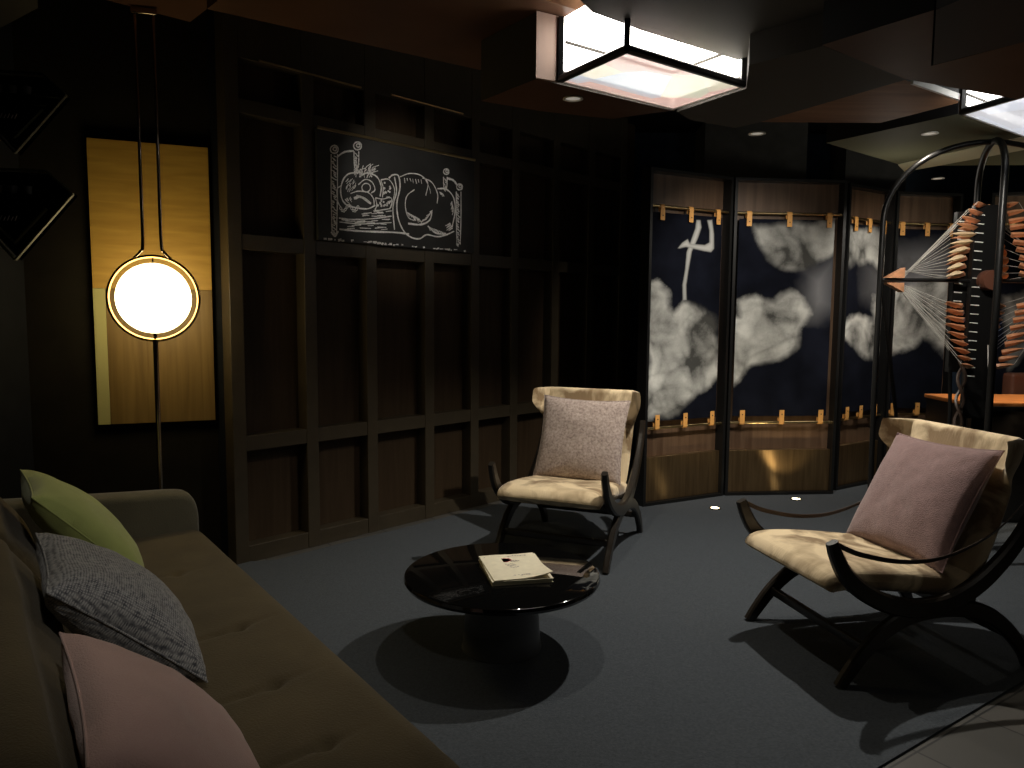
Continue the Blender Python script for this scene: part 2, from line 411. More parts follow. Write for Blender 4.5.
# luminous boxes
def glassmat(name, c, a):
    m, nt, b = newmat(name)
    b.inputs['Base Color'].default_value = (*c, 1); b.inputs['Roughness'].default_value = .08
    b.inputs['Alpha'].default_value = a
    return m
def light_box(near, left, right, far, z0, z1, label, strength, tint=True):
    root = empty('light_box', (near + far) / 2, 0, label, 'light box')
    root.location.z = z0
    off = root.location.copy()
    N, L, Rr, Fp = [Vector((p.x, p.y, 0)) - Vector((off.x, off.y, 0)) for p in (near, left, right, far)]
    H = z1 - z0
    r = .011
    fm = MB()
    for a, b in ((N, L), (N, Rr)):
        d = (b - a).normalized(); 
        fm.ribbon([a + Vector((0, 0, .012)), b + Vector((0, 0, .012))], (0, 0, 1), .03, .03)
    for a in (N, L, Rr):
        fm.box((a.x - r, a.y - r, 0), (a.x + r, a.y + r, H))
    fm.build('frame', 'blackmetal', root, smooth=False)
    f2 = MB()
    for a, b in ((L, Fp), (Rr, Fp)): f2.ribbon([a + Vector((0, 0, .004)), b + Vector((0, 0, .004))], (0, 0, 1), .012, .01)
    f2.box((Fp.x - .006, Fp.y - .006, 0), (Fp.x + .006, Fp.y + .006, H))
    f2.build('pale_edge_trim', 'whitepaint', root, smooth=False)
    # luminous top and far sides
    lm = M['lightbox'] if 'lightbox' in M else None
    lum = emit('light_box_glow', (1.0, .98, .93), strength)
    MB().poly([(*(p.xy), H) for p in (N, L, Fp, Rr)]) if False else None
    t = MB(); t.prism([p * .97 for p in (N, L, Fp, Rr)], H - .02, H); t.build('glowing_top', lum, root, smooth=False)
    for a, b in ((L, Fp), (Fp, Rr)):
        w = MB(); a2, b2 = a * .985, b * .985
        w.poly([(a2.x, a2.y, .05), (b2.x, b2.y, .05), (b2.x, b2.y, H - .02), (a2.x, a2.y, H - .02)])
        w.poly([(a2.x * 1.01, a2.y * 1.01, .05), (b2.x * 1.01, b2.y * 1.01, .05), (b2.x * 1.01, b2.y * 1.01, H - .02), (a2.x * 1.01, a2.y * 1.01, H - .02)])
        w.build('glowing_side', lum, root, smooth=False, merge=0)
    for a, b in ((L, Fp), (Rr, Fp)):
        a2, b2 = a * .95, b * .95
        MB().ribbon([a2 + Vector((0, 0, H * .62)), b2 + Vector((0, 0, H * .62))], (0, 0, 1), .012, .01).build('lamp_holder', 'ceilgrey', root, smooth=False)
    g = MB(); g.prism([p * .985 for p in (N, L, Fp, Rr)], .004, .010)
    # pane : broad areas of reflected colour put into the glass colour
    m, nt, b = newmat('reflection_pane')
    b.inputs['Roughness'].default_value = .12
    tc = nt.nodes.new('ShaderNodeTexCoord'); vor = nt.nodes.new('ShaderNodeTexVoronoi'); vor.inputs['Scale'].default_value = 3.2
    nt.links.new(tc.outputs['Object'], vor.inputs['Vector'])
    sep = nt.nodes.new('ShaderNodeSeparateColor'); nt.links.new(vor.outputs['Color'], sep.inputs[0])
    rp = nt.nodes.new('ShaderNodeValToRGB'); rp.color_ramp.interpolation = 'CONSTANT'
    cs = [(0, (.80, .76, .62)), (.25, (.80, .60, .54)), (.45, (.72, .73, .60)), (.65, (.68, .72, .76)), (.85, (.85, .83, .78))] if tint else [(0, (.80, .82, .88)), (.5, (.75, .75, .78))]
    while len(rp.color_ramp.elements) < len(cs): rp.color_ramp.elements.new(.5)
    for e, (p, c) in zip(rp.color_ramp.elements, cs): e.position = p; e.color = (*c, 1)
    nt.links.new(sep.outputs[0], rp.inputs['Fac']); nt.links.new(rp.outputs['Color'], b.inputs['Base Color'])
    nt.links.new(rp.outputs['Color'], b.inputs['Emission Color']); b.inputs['Emission Strength'].default_value = .55
    b.inputs['Alpha'].default_value = .8
    g.build('pane', m, root, smooth=False)
    return root
n_, l_, r_, f_ = [atz(*p, ZP) for p in ((626.5, 52), (560.5, 82), (743, 87), (673, 109.5))]
light_box(n_, l_, r_, f_, ZP, 2.77, 'rectangular glass light box with reflections coloured into its pane, hanging nearest in the ceiling', 5.0)
n2, l2, r2, f2_ = [atz(*p, ZP) for p in ((1040, 92), (962, 114.5), (1115, 125), (1030, 139))]
light_box(n2, l2, r2, f2_, ZP, 2.66, 'second white glass light box cut by the right edge of the picture', 4.0, False)
# bronze side board by the light box, orange light put into its colour
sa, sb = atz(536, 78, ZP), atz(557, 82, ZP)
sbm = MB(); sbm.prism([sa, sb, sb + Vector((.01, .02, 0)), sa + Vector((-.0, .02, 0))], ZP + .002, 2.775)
struct(sbm, 'trim_4', simple('lit_side_board', (.50, .34, .27), .6))

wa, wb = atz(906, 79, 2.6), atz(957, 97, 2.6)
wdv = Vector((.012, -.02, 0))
struct(MB().prism([wa + wdv, wb + wdv, wb + wdv * 1.6, wa + wdv * 1.6], 2.57, 2.6), 'lit_slit_board', 'whitepaint')  # white board added where the ceiling shows a bright lit slit
# downlights
def downlight(px, z, label, power, size=R(120), blend=.6, warm=(1, .9, .75)):
    p = atz(*px, z); root = empty('downlight', (p.x, p.y, z), 0, label, 'downlight', 'recessed ceiling downlights')
    MB().lathe([(.045, 0), (.048, -.006), (.036, -.006), (.034, .0), (.034, -.001)], 24).build('trim_ring', 'whitepaint', root)
    MB().lathe([(0, -.002), (.034, -.002)], 24).build('lamp_disc', emit('downlight_glow', (1, .93, .8), .22), root)
    if power:
        l = bpy.data.lights.new('downlight_lamp', 'SPOT'); l.energy = power; l.color = warm
        l.spot_size = size; l.spot_blend = blend; l.shadow_soft_size = .022
        o = bpy.data.objects.new('downlight_lamp', l); col.objects.link(o); o.location = (p.x, p.y, z - .015)
    return root
downlight((573, 98), ZP, 'small recessed downlight in the brown ceiling panel left of the light box', 34)
downlight((757, 133), 2.5, 'small recessed downlight in the dark ceiling above the folding screen', 160, warm=(1, .93, .82))
downlight((930, 133), 2.6, 'small recessed downlight in the olive ceiling above the black hoop frame', 10)
downlight((938, 178), 2.6, 'farthest recessed downlight behind the black hoop frame', 10)

# ------------------------------------------------------------------ chalkboard
cb0, cb1 = st[1] + HW + .01, st[4] - HW - .01
cbz0, cbz1 = 1.955, 2.615
cbr = empty('chalkboard', WA + WD * ((cb0 + cb1) / 2) - WN * .0 + Vector((0, 0, 0)), WTH, 'black chalkboard with a white chalk drawing of a sleeper in a bed', 'chalkboard')
hwid = (cb1 - cb0) / 2
# board covers two former stiles, so it stands just proud of them
MB().box((-hwid - .01, -.028, cbz0 - .01), (hwid + .01, -.004, cbz1 + .01), .003).build('board', 'board', cbr, smooth=False)
MB().box((-hwid - .01, -.042, cbz1 + .0), (hwid + .01, -.028, cbz1 + .018), .003).build('top_edge_trim', 'brass', cbr, smooth=False)
def ck(x, y):
    """zoomed drawing coordinates -> board local coordinates"""
    s_, z_ = ws(300 + x / 5.12, 110 + y / 5.12)
    return Vector((s_ - (cb0 + cb1) / 2, -.0295, z_))
def stroke(mb, pts, w=.0055, n=5):
    w *= 1.3
    P = [ck(*p) for p in pts]
    P = spline(P, n) if len(P) > 2 else P
    a_, b_ = [], []
    L = len(P)
    for i, p in enumerate(P):
        t = (P[min(i + 1, L - 1)] - P[max(i - 1, 0)]); t = Vector((t.x, 0, t.z))
        if t.length < 1e-9: t = Vector((1, 0, 0))
        t.normalize(); nn = Vector((-t.z, 0, t.x))
        ww = w * .5 * (.75 + .5 * random.random())
        a_.append(mb.bm.verts.new(p + nn * ww)); b_.append(mb.bm.verts.new(p - nn * ww))
    for i in range(L - 1):
        mb.bm.faces.new((a_[i], a_[i + 1], b_[i + 1], b_[i]))
dr = MB()
def circ(cx, cy, rx, ry=None, a0=0, a1=360, w=.0055, n=14):
    ry = ry or rx
    stroke(dr, [(cx + rx * math.cos(R(a0 + (a1 - a0) * k / n)), cy + ry * math.sin(R(a0 + (a1 - a0) * k / n))) for k in range(n + 1)], w, 2)
# bed posts
for (x, y0, y1, wd) in ((162, 230, 640, 16), (275, 215, 300, 12), (730, 345, 410, 9), (798, 420, 690, 12)):
    stroke(dr, [(x - wd, y0), (x - wd, (y0 + y1) / 2), (x - wd * .7, y1)], .006); stroke(dr, [(x + wd, y0), (x + wd, (y0 + y1) / 2), (x + wd * .7, y1)], .006)
    k = y0 + 8
    while k < y1:
        xx = random.uniform(-wd, 0); stroke(dr, [(x + xx, k), (x + xx + wd * .9, k + random.uniform(4, 12))], .006); k += 9
stroke(dr, [(146, 625), (165, 648), (182, 622)], .008); stroke(dr, [(786, 688), (800, 690)], .01)
for (x, y, r_0) in ((162, 205, 20), (281, 187, 20), (735, 318, 14), (803, 396, 15)):
    circ(x, y, r_0, w=.007); circ(x + 3, y - 2, r_0 * .45, w=.007)
stroke(dr, [(180, 240), (215, 218), (262, 212)], .009); stroke(dr, [(740, 352), (770, 362), (792, 388)], .012)
# mattress
stroke(dr, [(185, 555), (260, 562), (360, 558), (455, 545)]); stroke(dr, [(188, 575), (300, 585), (455, 578)]); stroke(dr, [(188, 612), (300, 622), (465, 628), (545, 636)], .009)
for k in range(26):
    x = 190 + random.random() * 240; y = 560 + random.random() * 55
    stroke(dr, [(x, y), (x + 25 + random.random() * 25, y + random.uniform(-4, 4))], .004)
for k in range(16):
    x = 300 + random.random() * 130; y = 515 + random.random() * 35; stroke(dr, [(x, y), (x + 30, y + random.uniform(-5, 3))], .004)
# pillow with a rim of beads, and dotted night-cap or sleeve
stroke(dr, [(196, 390), (176, 410), (180, 470), (195, 500)]); 
for k in range(12): circ(195 + k * 8, 505 + 14 * math.sin(k * .9), 6, w=.004, n=6)
stroke(dr, [(372, 452), (410, 458), (452, 452), (452, 500), (415, 512), (372, 515), (380, 490), (372, 452)])
stroke(dr, [(400, 360), (440, 358), (468, 400), (466, 450), (445, 510)]); stroke(dr, [(400, 362), (412, 400), (408, 450)])
for k in range(22):
    x = 412 + random.random() * 42; y = 375 + random.random() * 118; circ(x, y, 3.5, w=.004, n=5)
for k in range(9): x = 385 + random.random() * 40; y = 465 + random.random() * 38; circ(x, y, 3.5, w=.004, n=5)
# sleeper's round head, nose and closed eye, tufty hair
stroke(dr, [(300, 322), (235, 330), (203, 370), (195, 430), (215, 480), (262, 500), (330, 508), (372, 490)], .007)
stroke(dr, [(290, 345), (330, 325), (380, 345), (402, 395), (396, 445)], .007)
circ(325, 400, 22, 22); stroke(dr, [(285, 385), (320, 358), (355, 372), (370, 410), (350, 428)])
stroke(dr, [(245, 430), (285, 418), (335, 425), (362, 455), (366, 488)]); stroke(dr, [(262, 455), (300, 448), (350, 482)], .012)
stroke(dr, [(275, 442), (310, 452), (340, 474)], .010)
for k in range(34):
    a = R(random.uniform(200, 300)); x = 300 + random.uniform(-45, 75); y = 322 + random.uniform(-10, 30)
    ln = random.uniform(20, 46); stroke(dr, [(x, y), (x + ln * .35 * random.uniform(-.6, 1), y - ln * .6), (x + ln * random.uniform(-.3, 1.0), y - ln)], .0035)
for k in range(22):
    x = 225 + random.random() * 50; y = 350 + random.random() * 60; stroke(dr, [(x, y), (x + random.uniform(-14, -4), y + 16)], .003)
for k in range(12):
    x = 215 + random.random() * 30; y = 440 + random.random() * 40; stroke(dr, [(x, y), (x + 8, y + 14)], .003)
# duvet folds
stroke(dr, [(440, 352), (462, 335), (490, 340), (498, 400), (482, 480), (490, 560), (520, 625), (560, 655), (600, 660), (635, 640), (690, 650), (735, 640), (775, 622)], .008)
stroke(dr, [(470, 345), (480, 420), (462, 500), (470, 615)], .007)
stroke(dr, [(498, 345), (545, 328), (600, 335), (640, 375), (630, 440)]); stroke(dr, [(612, 350), (660, 372), (690, 430), (688, 480)], .006)
stroke(dr, [(625, 352), (648, 400), (655, 430)], .004)
stroke(dr, [(690, 405), (735, 408), (772, 450), (780, 520), (765, 600)], .008)
stroke(dr, [(572, 410), (535, 440), (525, 490), (540, 550), (572, 568)]); stroke(dr, [(662, 520), (650, 565), (605, 588), (540, 583)], .009)
stroke(dr, [(640, 595), (680, 630), (735, 638)], .008)
for (x0, y0, x1, y1, dx, dy, n) in ((535, 525, 600, 560, 14, 26, 14), (635, 560, 668, 510, -26, 16, 10), (645, 600, 735, 632, 16, 20, 14), (765, 470, 775, 520, -8, 26, 7), (700, 420, 720, 430, 8, 24, 4), (520, 350, 620, 360, 6, 26, 7), (755, 580, 770, 610, -26, 18, 8)):
    for k in range(n):
        t = k / n; x = x0 + (x1 - x0) * t; y = y0 + (y1 - y0) * t; stroke(dr, [(x, y), (x + dx * random.uniform(.5, 1.1), y + dy * random.uniform(.5, 1.1))], .0045)
# chalk dust along the lower ledge
for k in range(46):
    x = 100 + random.random() * 730; y = 655 + (x - 100) * .088 + random.uniform(0, 7)
    stroke(dr, [(x, y), (x + random.uniform(4, 22), y + random.uniform(-3, 4))], random.choice((.004, .007, .010)))
dr.build('chalk_drawing', 'chalk', cbr, smooth=False, merge=0)

# ------------------------------------------------------------------ globe lamp
LY = 3.93
lc = aty(154, 300, LY)
lp = empty('globe_lamp', (lc.x, LY, 0), R(18), 'floor to ceiling gold pole lamp with a glowing round globe in a ring', 'lamp')
zc = lc.z
RG = .214
MB().tube([(RG * math.cos(2 * PI * k / 72), 0, zc + RG * math.sin(2 * PI * k / 72)) for k in range(72)], .0095, 10, closed=True).build('ring', 'gold', lp)
g_ = MB(); bmesh.ops.create_uvsphere(g_.bm, u_segments=48, v_segments=32, radius=.179)
g_.build('globe', 'globe', lp, loc=(0, 0, zc))
MB().tube([(0, 0, .01), (0, 0, zc - RG)], .013, 14).build('pole', 'chrome', lp)
MB().tube([(0, 0, zc - RG), (0, 0, zc - .17)], .009, 10).build('lower_pin', 'chrome', lp)
MB().tube([(0, 0, zc + .17), (0, 0, zc + RG + .005)], .004, 8).build('upper_pin', 'chrome', lp)
for s_ in (-1, 1):
    pts = spline([(s_ * .085, 0, zc + RG * .94), (s_ * .055, 0, zc + RG + .022), (s_ * .043, 0, zc + RG + .07), (s_ * .042, 0, zc + .6), (s_ * .042, 0, 2.97)], 8)
    MB().tube(pts, .0085, 10).build('suspension_tube', 'chrome', lp)
MB().box((-.06, -.02, 2.955), (.06, .02, 2.985), .004).build('top_bracket', 'chrome', lp)
MB().lathe([(0, 0), (.10, 0), (.10, .012), (.03, .018), (.0, .018)], 32).build('base', 'chrome', lp)
lp.location.z = .0085

# ------------------------------------------------------------------ triangular glass holders at far left
def triangle_holder(cx, cy, Y, sc, label):
    c = aty(cx, cy, Y)
    root = empty('triangular_wall_case', c, R(12), label, 'wall case', 'triangular black wall cases')
    W, T, B = .215 * sc, .085 * sc, .26 * sc
    def edge(mb, a, b, r): mb.ribbon([(a[0], 0, a[1]), (b[0], 0, b[1])], (0, 1, 0), .022, r)
    f = MB(); edge(f, (0, -B), (W, 0), .006); edge(f, (0, -B), (-W, 0), .006); edge(f, (W, 0), (W * .58, T), .008); edge(f, (-W, 0), (-W * .58, T), .008)
    edge(f, (-W * .58, T), (W * .58, T), .008)
    f.build('frame', 'thinbrass' if sc > .95 else 'hidden', root, smooth=False)
    b_ = MB(); b_.poly([(0, .05, -B), (W, .05, 0), (W * .58, .05, T), (-W * .58, .05, T), (-W, .05, 0)]); b_.poly([(0, .055, -B), (W, .055, 0), (W * .58, .055, T), (-W * .58, .055, T), (-W, .055, 0)])
    b_.build('back_panel', 'glassdark', root, smooth=False, merge=0)
    s2 = MB(); edge(s2, (-W * .93, -.01), (W * .93, -.01), .004); edge(s2, (-W * .7, -.045), (W * .6, -.045), .004); s2.build('shelf', 'glassdark', root, smooth=False)
    v = MB(); edge(v, (0, -B * .75), (W * .55, -.06), .005); edge(v, (0, -B * .75), (-W * .55, -.06), .005); v.build('inner_chevron', 'thinbrass' if sc > .95 else 'glassdark', root, smooth=False)
    mk = MB()
    for k in range(6):
        x = -.04 + k * .013; mk.tube([(x, -.052, -.115), (x + .008, -.052, -.10 + .004 * (k % 2))], .0015, 5)
    mk.build('scribbled_mark', 'ink', root)
    for k in range(4):
        x = -.10 + k * .052
        tb = MB().lathe([(0, 0), (.013, 0), (.016, .03), (.014, .03), (.011, .004), (0, .004)], 14)
        t = tag(tb.build('shot_glass', 'greywhite', None), ('small dark shot glass on the shelf of the ' + ('lower' if sc > .95 else 'upper') + ' triangular wall case'), 'glass', 'shot glasses in the triangular cases')
        t.location = root.matrix_basis @ Vector((x, -.0, -.006)) if False else c + Matrix.Rotation(R(12), 3, 'Z') @ Vector((x, 0, -.0065))
    return root
triangle_holder(12, 192, 3.0, 1.0, 'lower triangular black wall case with brass edges left of the lamp')
triangle_holder(12, 92, 3.15, .92, 'upper triangular black wall case above the brass edged one')

# ------------------------------------------------------------------ folding screen with paintings
def poly_sd(p, poly):
    inside = False; dmin = 1e9; n = len(poly)
    for i in range(n):
        x1, y1 = poly[i]; x2, y2 = poly[(i + 1) % n]
        dx, dy = x2 - x1, y2 - y1
        t = max(0, min(1, ((p[0] - x1) * dx + (p[1] - y1) * dy) / (dx * dx + dy * dy + 1e-9)))
        d = math.hypot(p[0] - x1 - dx * t, p[1] - y1 - dy * t); dmin = min(dmin, d)
        if (y1 > p[1]) != (y2 > p[1]) and p[0] < (x2 - x1) * (p[1] - y1) / (y2 - y1) + x1: inside = not inside
    return -dmin if inside else dmin
def z6(l): return [(624 + x / 2.075, 150 + y / 2.075) for x, y in l]
def z8(l): return [(840 + x / 2.478, 120 + y / 2.478) for x, y in l]
def z7(l): return [(640 + x / 5.117, 160 + y / 5.117) for x, y in l]
paint = {
 0: dict(cloud=[(z6([(44, 275), (65, 272), (92, 290), (104, 330), (122, 312), (160, 318), (192, 345), (200, 470), (150, 512), (120, 540), (85, 558), (44, 560)]), 1.0)],
         fig=[z7([(286, 303), (312, 305), (318, 345), (300, 400), (268, 470), (252, 560), (240, 640), (242, 720), (216, 722), (214, 640), (228, 560), (236, 470), (262, 400), (280, 350)]),
              z7([(340, 305), (372, 303), (382, 380), (382, 455), (365, 475), (330, 470), (270, 456), (235, 448), (200, 456), (188, 452), (215, 420), (245, 400), (258, 425), (330, 432), (352, 420), (352, 360)])],
         wisp=[]),
 1: dict(cloud=[(z6([(262, 165), (275, 200), (300, 230), (335, 248), (375, 250), (410, 235), (440, 215), (442, 150), (262, 150)]), .75),
                (z6([(222, 345), (238, 345), (240, 312), (275, 302), (310, 308), (345, 288), (375, 305), (385, 340), (368, 375), (365, 410), (320, 435), (265, 455), (240, 480), (222, 490)]), 1.0)],
         fig=[], wisp=[z6([(370, 250), (440, 220), (440, 330), (400, 360), (375, 360), (365, 300)])]),
 2: dict(cloud=[(z6([(455, 160), (560, 165), (562, 245), (535, 250), (515, 235), (480, 235), (455, 255)]), .75),
                (z6([(448, 370), (470, 345), (515, 345), (520, 300), (560, 300), (560, 395), (545, 420), (520, 435), (495, 430), (470, 405), (450, 385)]), 1.0)],
         fig=[], wisp=[z6([(500, 240), (560, 230), (560, 310), (520, 330), (490, 300)])]),
 3: dict(cloud=[(z8([(120, 590), (150, 578), (185, 560), (205, 540), (235, 560), (262, 592), (300, 640), (300, 400), (230, 380), (120, 420)]), .95)],
         fig=[], wisp=[z8([(120, 320), (200, 300), (300, 290), (300, 480), (120, 480)])]),
 4: dict(cloud=[(z8([(395, 430), (470, 420), (470, 560), (440, 590), (412, 640), (405, 520)]), .6)], fig=[], wisp=[]),
}
P_PX = [((643, 508), (720, 497)), ((727, 497), (832, 495))]
s1a, s1b, s2b = atz(643, 508, 0), atz(721, 497, 0), atz(833, 495, 0)
leafs = [(s1a, s1b + Vector((.02, .01, 0))), (s1b + Vector((.035, .012, 0)), s2b),
         (Vector((2.79, 6.42, 0)), Vector((3.36, 6.80, 0))), (Vector((3.38, 6.81, 0)), Vector((4.02, 6.92, 0))), (Vector((4.24, 6.86, 0)), Vector((4.95, 6.62, 0)))]
ZH = 2.59
fs = empty('folding_screen', (leafs[0][0] + leafs[-1][1]) / 2, 0, 'tall walnut folding screen with black frames standing along the back', 'folding screen')
fs.location.z = .009
pm = attrmat('painted_canvas', .9, .08)
labs = ['painted canvas of pale clouds and bare legs on the leftmost screen leaf',
        'painted canvas with clouds at top and middle left on the widest screen leaf',
        'painted cloud canvas on the third screen leaf, beside the hoop frame leg',
        'painted cloud canvas above a dark peak, behind the strings of the hoop frame',
        'painted canvas mostly hidden at the right end of the folding screen']
NTAB = [(.16, .50, .84), (.14, .5, .86), (.2, .5, .82), (.12, .5, .88), (.12, .5, .88)]
for i, (a, b) in enumerate(leafs):
    a = Vector((a.x, a.y, 0)); b = Vector((b.x, b.y, 0))
    D = (b - a).normalized(); th = math.atan2(D.y, D.x); L = (b - a).length
    base = a - fs.location; base.z = 0
    def lp_(mb, name, mat, par, sm=False):
        return mb.build(name, mat, par, smooth=sm)
    Mx = Matrix.Translation(base) @ Matrix.Rotation(th, 4, 'Z')
    lf = MB().box((.012, .09, .02), (L - .012, .11, ZH - .01)).build('leaf', 'screenwood', fs, smooth=False)
    lf.matrix_local = Mx
    fr = MB()
    fw = .024
    fr.box((0, 0, 0), (fw, .115, ZH)); fr.box((L - fw, 0, 0), (L, .115, ZH)); fr.box((fw, 0, ZH - fw), (L - fw, .115, ZH)); fr.box((fw, 0, 0), (L - fw, .115, fw))
    fr.build('frame', 'blackmetal', lf, smooth=False)
    MB().box((fw, .035, fw), (L - fw, .089, .375), .003).build('lower_panel', 'screenlow', lf, smooth=False)
    for z in (2.315, .607):
        MB().tube([(fw, .03, z), (L - fw, .03, z)], .011, 10).build('rod', 'brass', lf)
    # canvas, hanging from the upper rod
    cx0, cx1, cz0, cz1 = .055 if i else .03, L - .075, .66, 2.27
    nu, nv = (130, 300)
    me = bpy.data.meshes.new('hanging_painting'); vs = []; cols = []; fsx = []
    Wm = Matrix.Translation(a) @ Matrix.Rotation(th, 4, 'Z')
    pd = paint[i]
    for iu in range(nu + 1):
        for iv in range(nv + 1):
            x = cx0 + (cx1 - cx0) * iu / nu; z = cz0 + (cz1 - cz0) * iv / nv
            y = .036 + .003 * math.sin(x * 9)
            vs.append((x, y, z))
            w = Wm @ Vector((x, y, z + .009)); v = w - C0; dd = v.dot(cF)
            px, py = 512 + FPX * v.dot(cR) / dd, 384 - FPX * v.dot(cU) / dd
            q = Vector((x * 3.0 + i * 7.3, z * 3.0, i))
            n1 = noise.noise(q * 1.6) + .5 * noise.noise(q * 3.4) + .25 * noise.noise(q * 8)
            n2 = abs(noise.noise(q * 1.5 + Vector((9, 2, 0)))) + .5 * abs(noise.noise(q * 3.2)) + .3 * abs(noise.noise(q * 7))
            n3 = noise.noise(q * 25) * .5 + noise.noise(q * 50) * .5
            bg = Vector((.005, .006, .011)) * (1 + .5 * n1)
            c = bg
            for wp in pd['wisp']:
                sd = poly_sd((px, py), wp) + n1 * 7
                m_ = max(0, min(1, (6 - sd) / 22)); c = c.lerp(Vector((.13, .13, .135)) * (1 + .5 * n1), m_ * .8)
            for cl, br in pd['cloud']:
                sd = poly_sd((px, py), cl) + n1 * 4.5 + n3 * 1.5
                m_ = max(0, min(1, (2.0 - sd) / 7)) ** 1.2
                if m_ > 0:
                    depth = min(1, max(0, -sd / 28))
                    qw = Vector((q.x + .35 * noise.noise(q * 1.3), q.y + .35 * noise.noise(q * 1.3 + Vector((5, 5, 5))), 0))
                    d1 = noise.voronoi(qw * 1.05)[0][0]; d2 = noise.voronoi(qw * 2.3 + Vector((3, 1, 0)))[0][0]; d3 = noise.voronoi(qw * 5.0)[0][0]
                    big = noise.noise(qw * .8 + Vector((2, 7, 1)))
                    shade = .66 - .16 * depth - .34 * d1 * d1 - .34 * d2 * d2 - .16 * d3 + .40 * big + .07 * n3 + .18 * (n2 - .3)
                    shade = max(.07, min(.75, shade)) * br
                    c = c.lerp(Vector((shade * .98, shade * .98, shade * .92)), m_)
            for fg in pd['fig']:
                sd = poly_sd((px, py), fg); m_ = max(0, min(1, (-.15 - sd) / 1.0))
                if m_ > 0:
                    sh = .20 + .26 * min(1, -sd / 3.0 if sd < 0 else 0); c = c.lerp(Vector((sh, sh, sh * .96)), m_)
            cols.append((max(0, c.x), max(0, c.y), max(0, c.z), 1))
    for iu in range(nu):
        for iv in range(nv):
            k = iu * (nv + 1) + iv; fsx.append((k, k + nv + 1, k + nv + 2, k + 1))
    nb = len(vs)
    vs += [(cx0, .040, cz0), (cx1, .040, cz0), (cx1, .040, cz1), (cx0, .040, cz1)]; cols += [(.05, .05, .05, 1)] * 4
    fsx.append((nb + 3, nb + 2, nb + 1, nb))
    me.from_pydata(vs, [], fsx); ca = me.color_attributes.new('paint', 'FLOAT_COLOR', 'POINT')
    flat = [q for c_ in cols for q in c_]; ca.data.foreach_set('color', flat)
    me.materials.append(pm)
    cv = bpy.data.objects.new('hanging_painting', me); col.objects.link(cv); cv.matrix_world = Wm @ Matrix.Translation((0, 0, .009))
    tag(cv, labs[i], 'painting', 'cloud paintings on the folding screen')
    for fx in NTAB[i]:
        x = fx * L
        for (zr_, s_) in ((2.315, -1), (.607, 1)):
            tb = MB(); pts = []
            for k in range(9):
                an = R(180) * k / 8; pts.append((x, .03 - .014 * math.cos(an) * 1.0, zr_ - s_ * .014 * math.sin(an)))
            pts = [(x, .016, zr_ + s_ * .105)] + pts + [(x, .044, zr_ + s_ * .040)]
            tb.ribbon(pts, (1, 0, 0), .042 if i < 2 else .046, .004)
            tab = tb.build('leather_tab', 'leather', cv, smooth=False)
            MB().lathe([(0, 0), (.0045, 0), (.0045, .003), (0, .004)], 10).build('rivet', 'blackmetal', tab).matrix_local = Matrix.Translation((x, .0125, zr_ + s_ * .07)) @ Matrix.Rotation(R(90), 4, 'X')

# floor uplights
for n_, (px, e) in enumerate((((715, 508), 3.5), ((796, 499), 10))):
    p = atz(*px, .012); root = empty('floor_spotlight', (p.x, p.y, .009), 0, ('small glowing recessed floor spotlight before the leftmost screen leaf', 'small glowing recessed floor spotlight before the widest screen leaf')[n_], 'spotlight', 'recessed floor spotlights')
    MB().lathe([(0.0, 0), (.042, 0), (.044, .004), (.034, .006), (.032, .004), (0, .004)], 24).build('bezel', 'brass', root)
    MB().lathe([(0, .005), (.031, .005)], 24).build('lens', emit('uplight_glow', (1, .86, .55), 9), root)
    l = bpy.data.lights.new('uplight_lamp', 'SPOT'); l.energy = e; l.color = (1, .78, .42); l.spot_size = R(88); l.spot_blend = .7; l.shadow_soft_size = .02
    o = bpy.data.objects.new('uplight_lamp', l); col.objects.link(o); o.location = (p.x, p.y, .03); o.rotation_euler = (R(180 - 12), 0, 0)

# ------------------------------------------------------------------ lounge chairs
def pillow_mb(W, H, T, seed=0, puff=.42, n=36, dent=0.0):
    mb = MB()
    def f(side):
        def g(u, v):
            a, b = u * 2 - 1, v * 2 - 1
            pin = .075
            x = a * W / 2 * (1 - pin * (1 - b * b) * abs(a) ** 2); y = b * H / 2 * (1 - pin * (1 - a * a) * abs(b) ** 2)
            e = max(0, (1 - a * a) * (1 - b * b)) ** puff
            nz = noise.noise(Vector((a * 1.3 + seed, b * 1.3, side * 3.1))) * .16 + noise.noise(Vector((a * 4 + seed, b * 4, side))) * .05
            # creases running in from the corners
            cr = 0
            for (ca, cb) in ((-1, -1), (-1, 1), (1, -1), (1, 1)):
                d = math.hypot(a - ca, b - cb); an = math.atan2(b - cb, a - ca)
                cr += math.sin(an * 14 + seed) * math.exp(-d * 3.2) * .10
            z = side * T / 2 * e * (1 + nz + cr)
            if dent: z -= side * dent * math.exp(-((a * 1.6) ** 2 + ((b - .75) * 2.2) ** 2)) * e
            return Vector((x, y, z))
        return g
    mb.grid(f(1), n, n); mb.grid(f(-1), n, n)
    return mb
def piping_mb(W, H, r=.004):
    P = []; pin = .075; n = 18
    for (a0, b0, a1, b1) in ((-1, -1, 1, -1), (1, -1, 1, 1), (1, 1, -1, 1), (-1, 1, -1, -1)):
        for k in range(n):
            t = k / n; a = a0 + (a1 - a0) * t; b = b0 + (b1 - b0) * t
            P.append((a * W / 2 * (1 - pin * (1 - b * b) * abs(a) ** 2), b * H / 2 * (1 - pin * (1 - a * a) * abs(b) ** 2), 0))
    return MB().tube(P, r, 6, closed=True)
HWC = .345     # half width to frame centre line
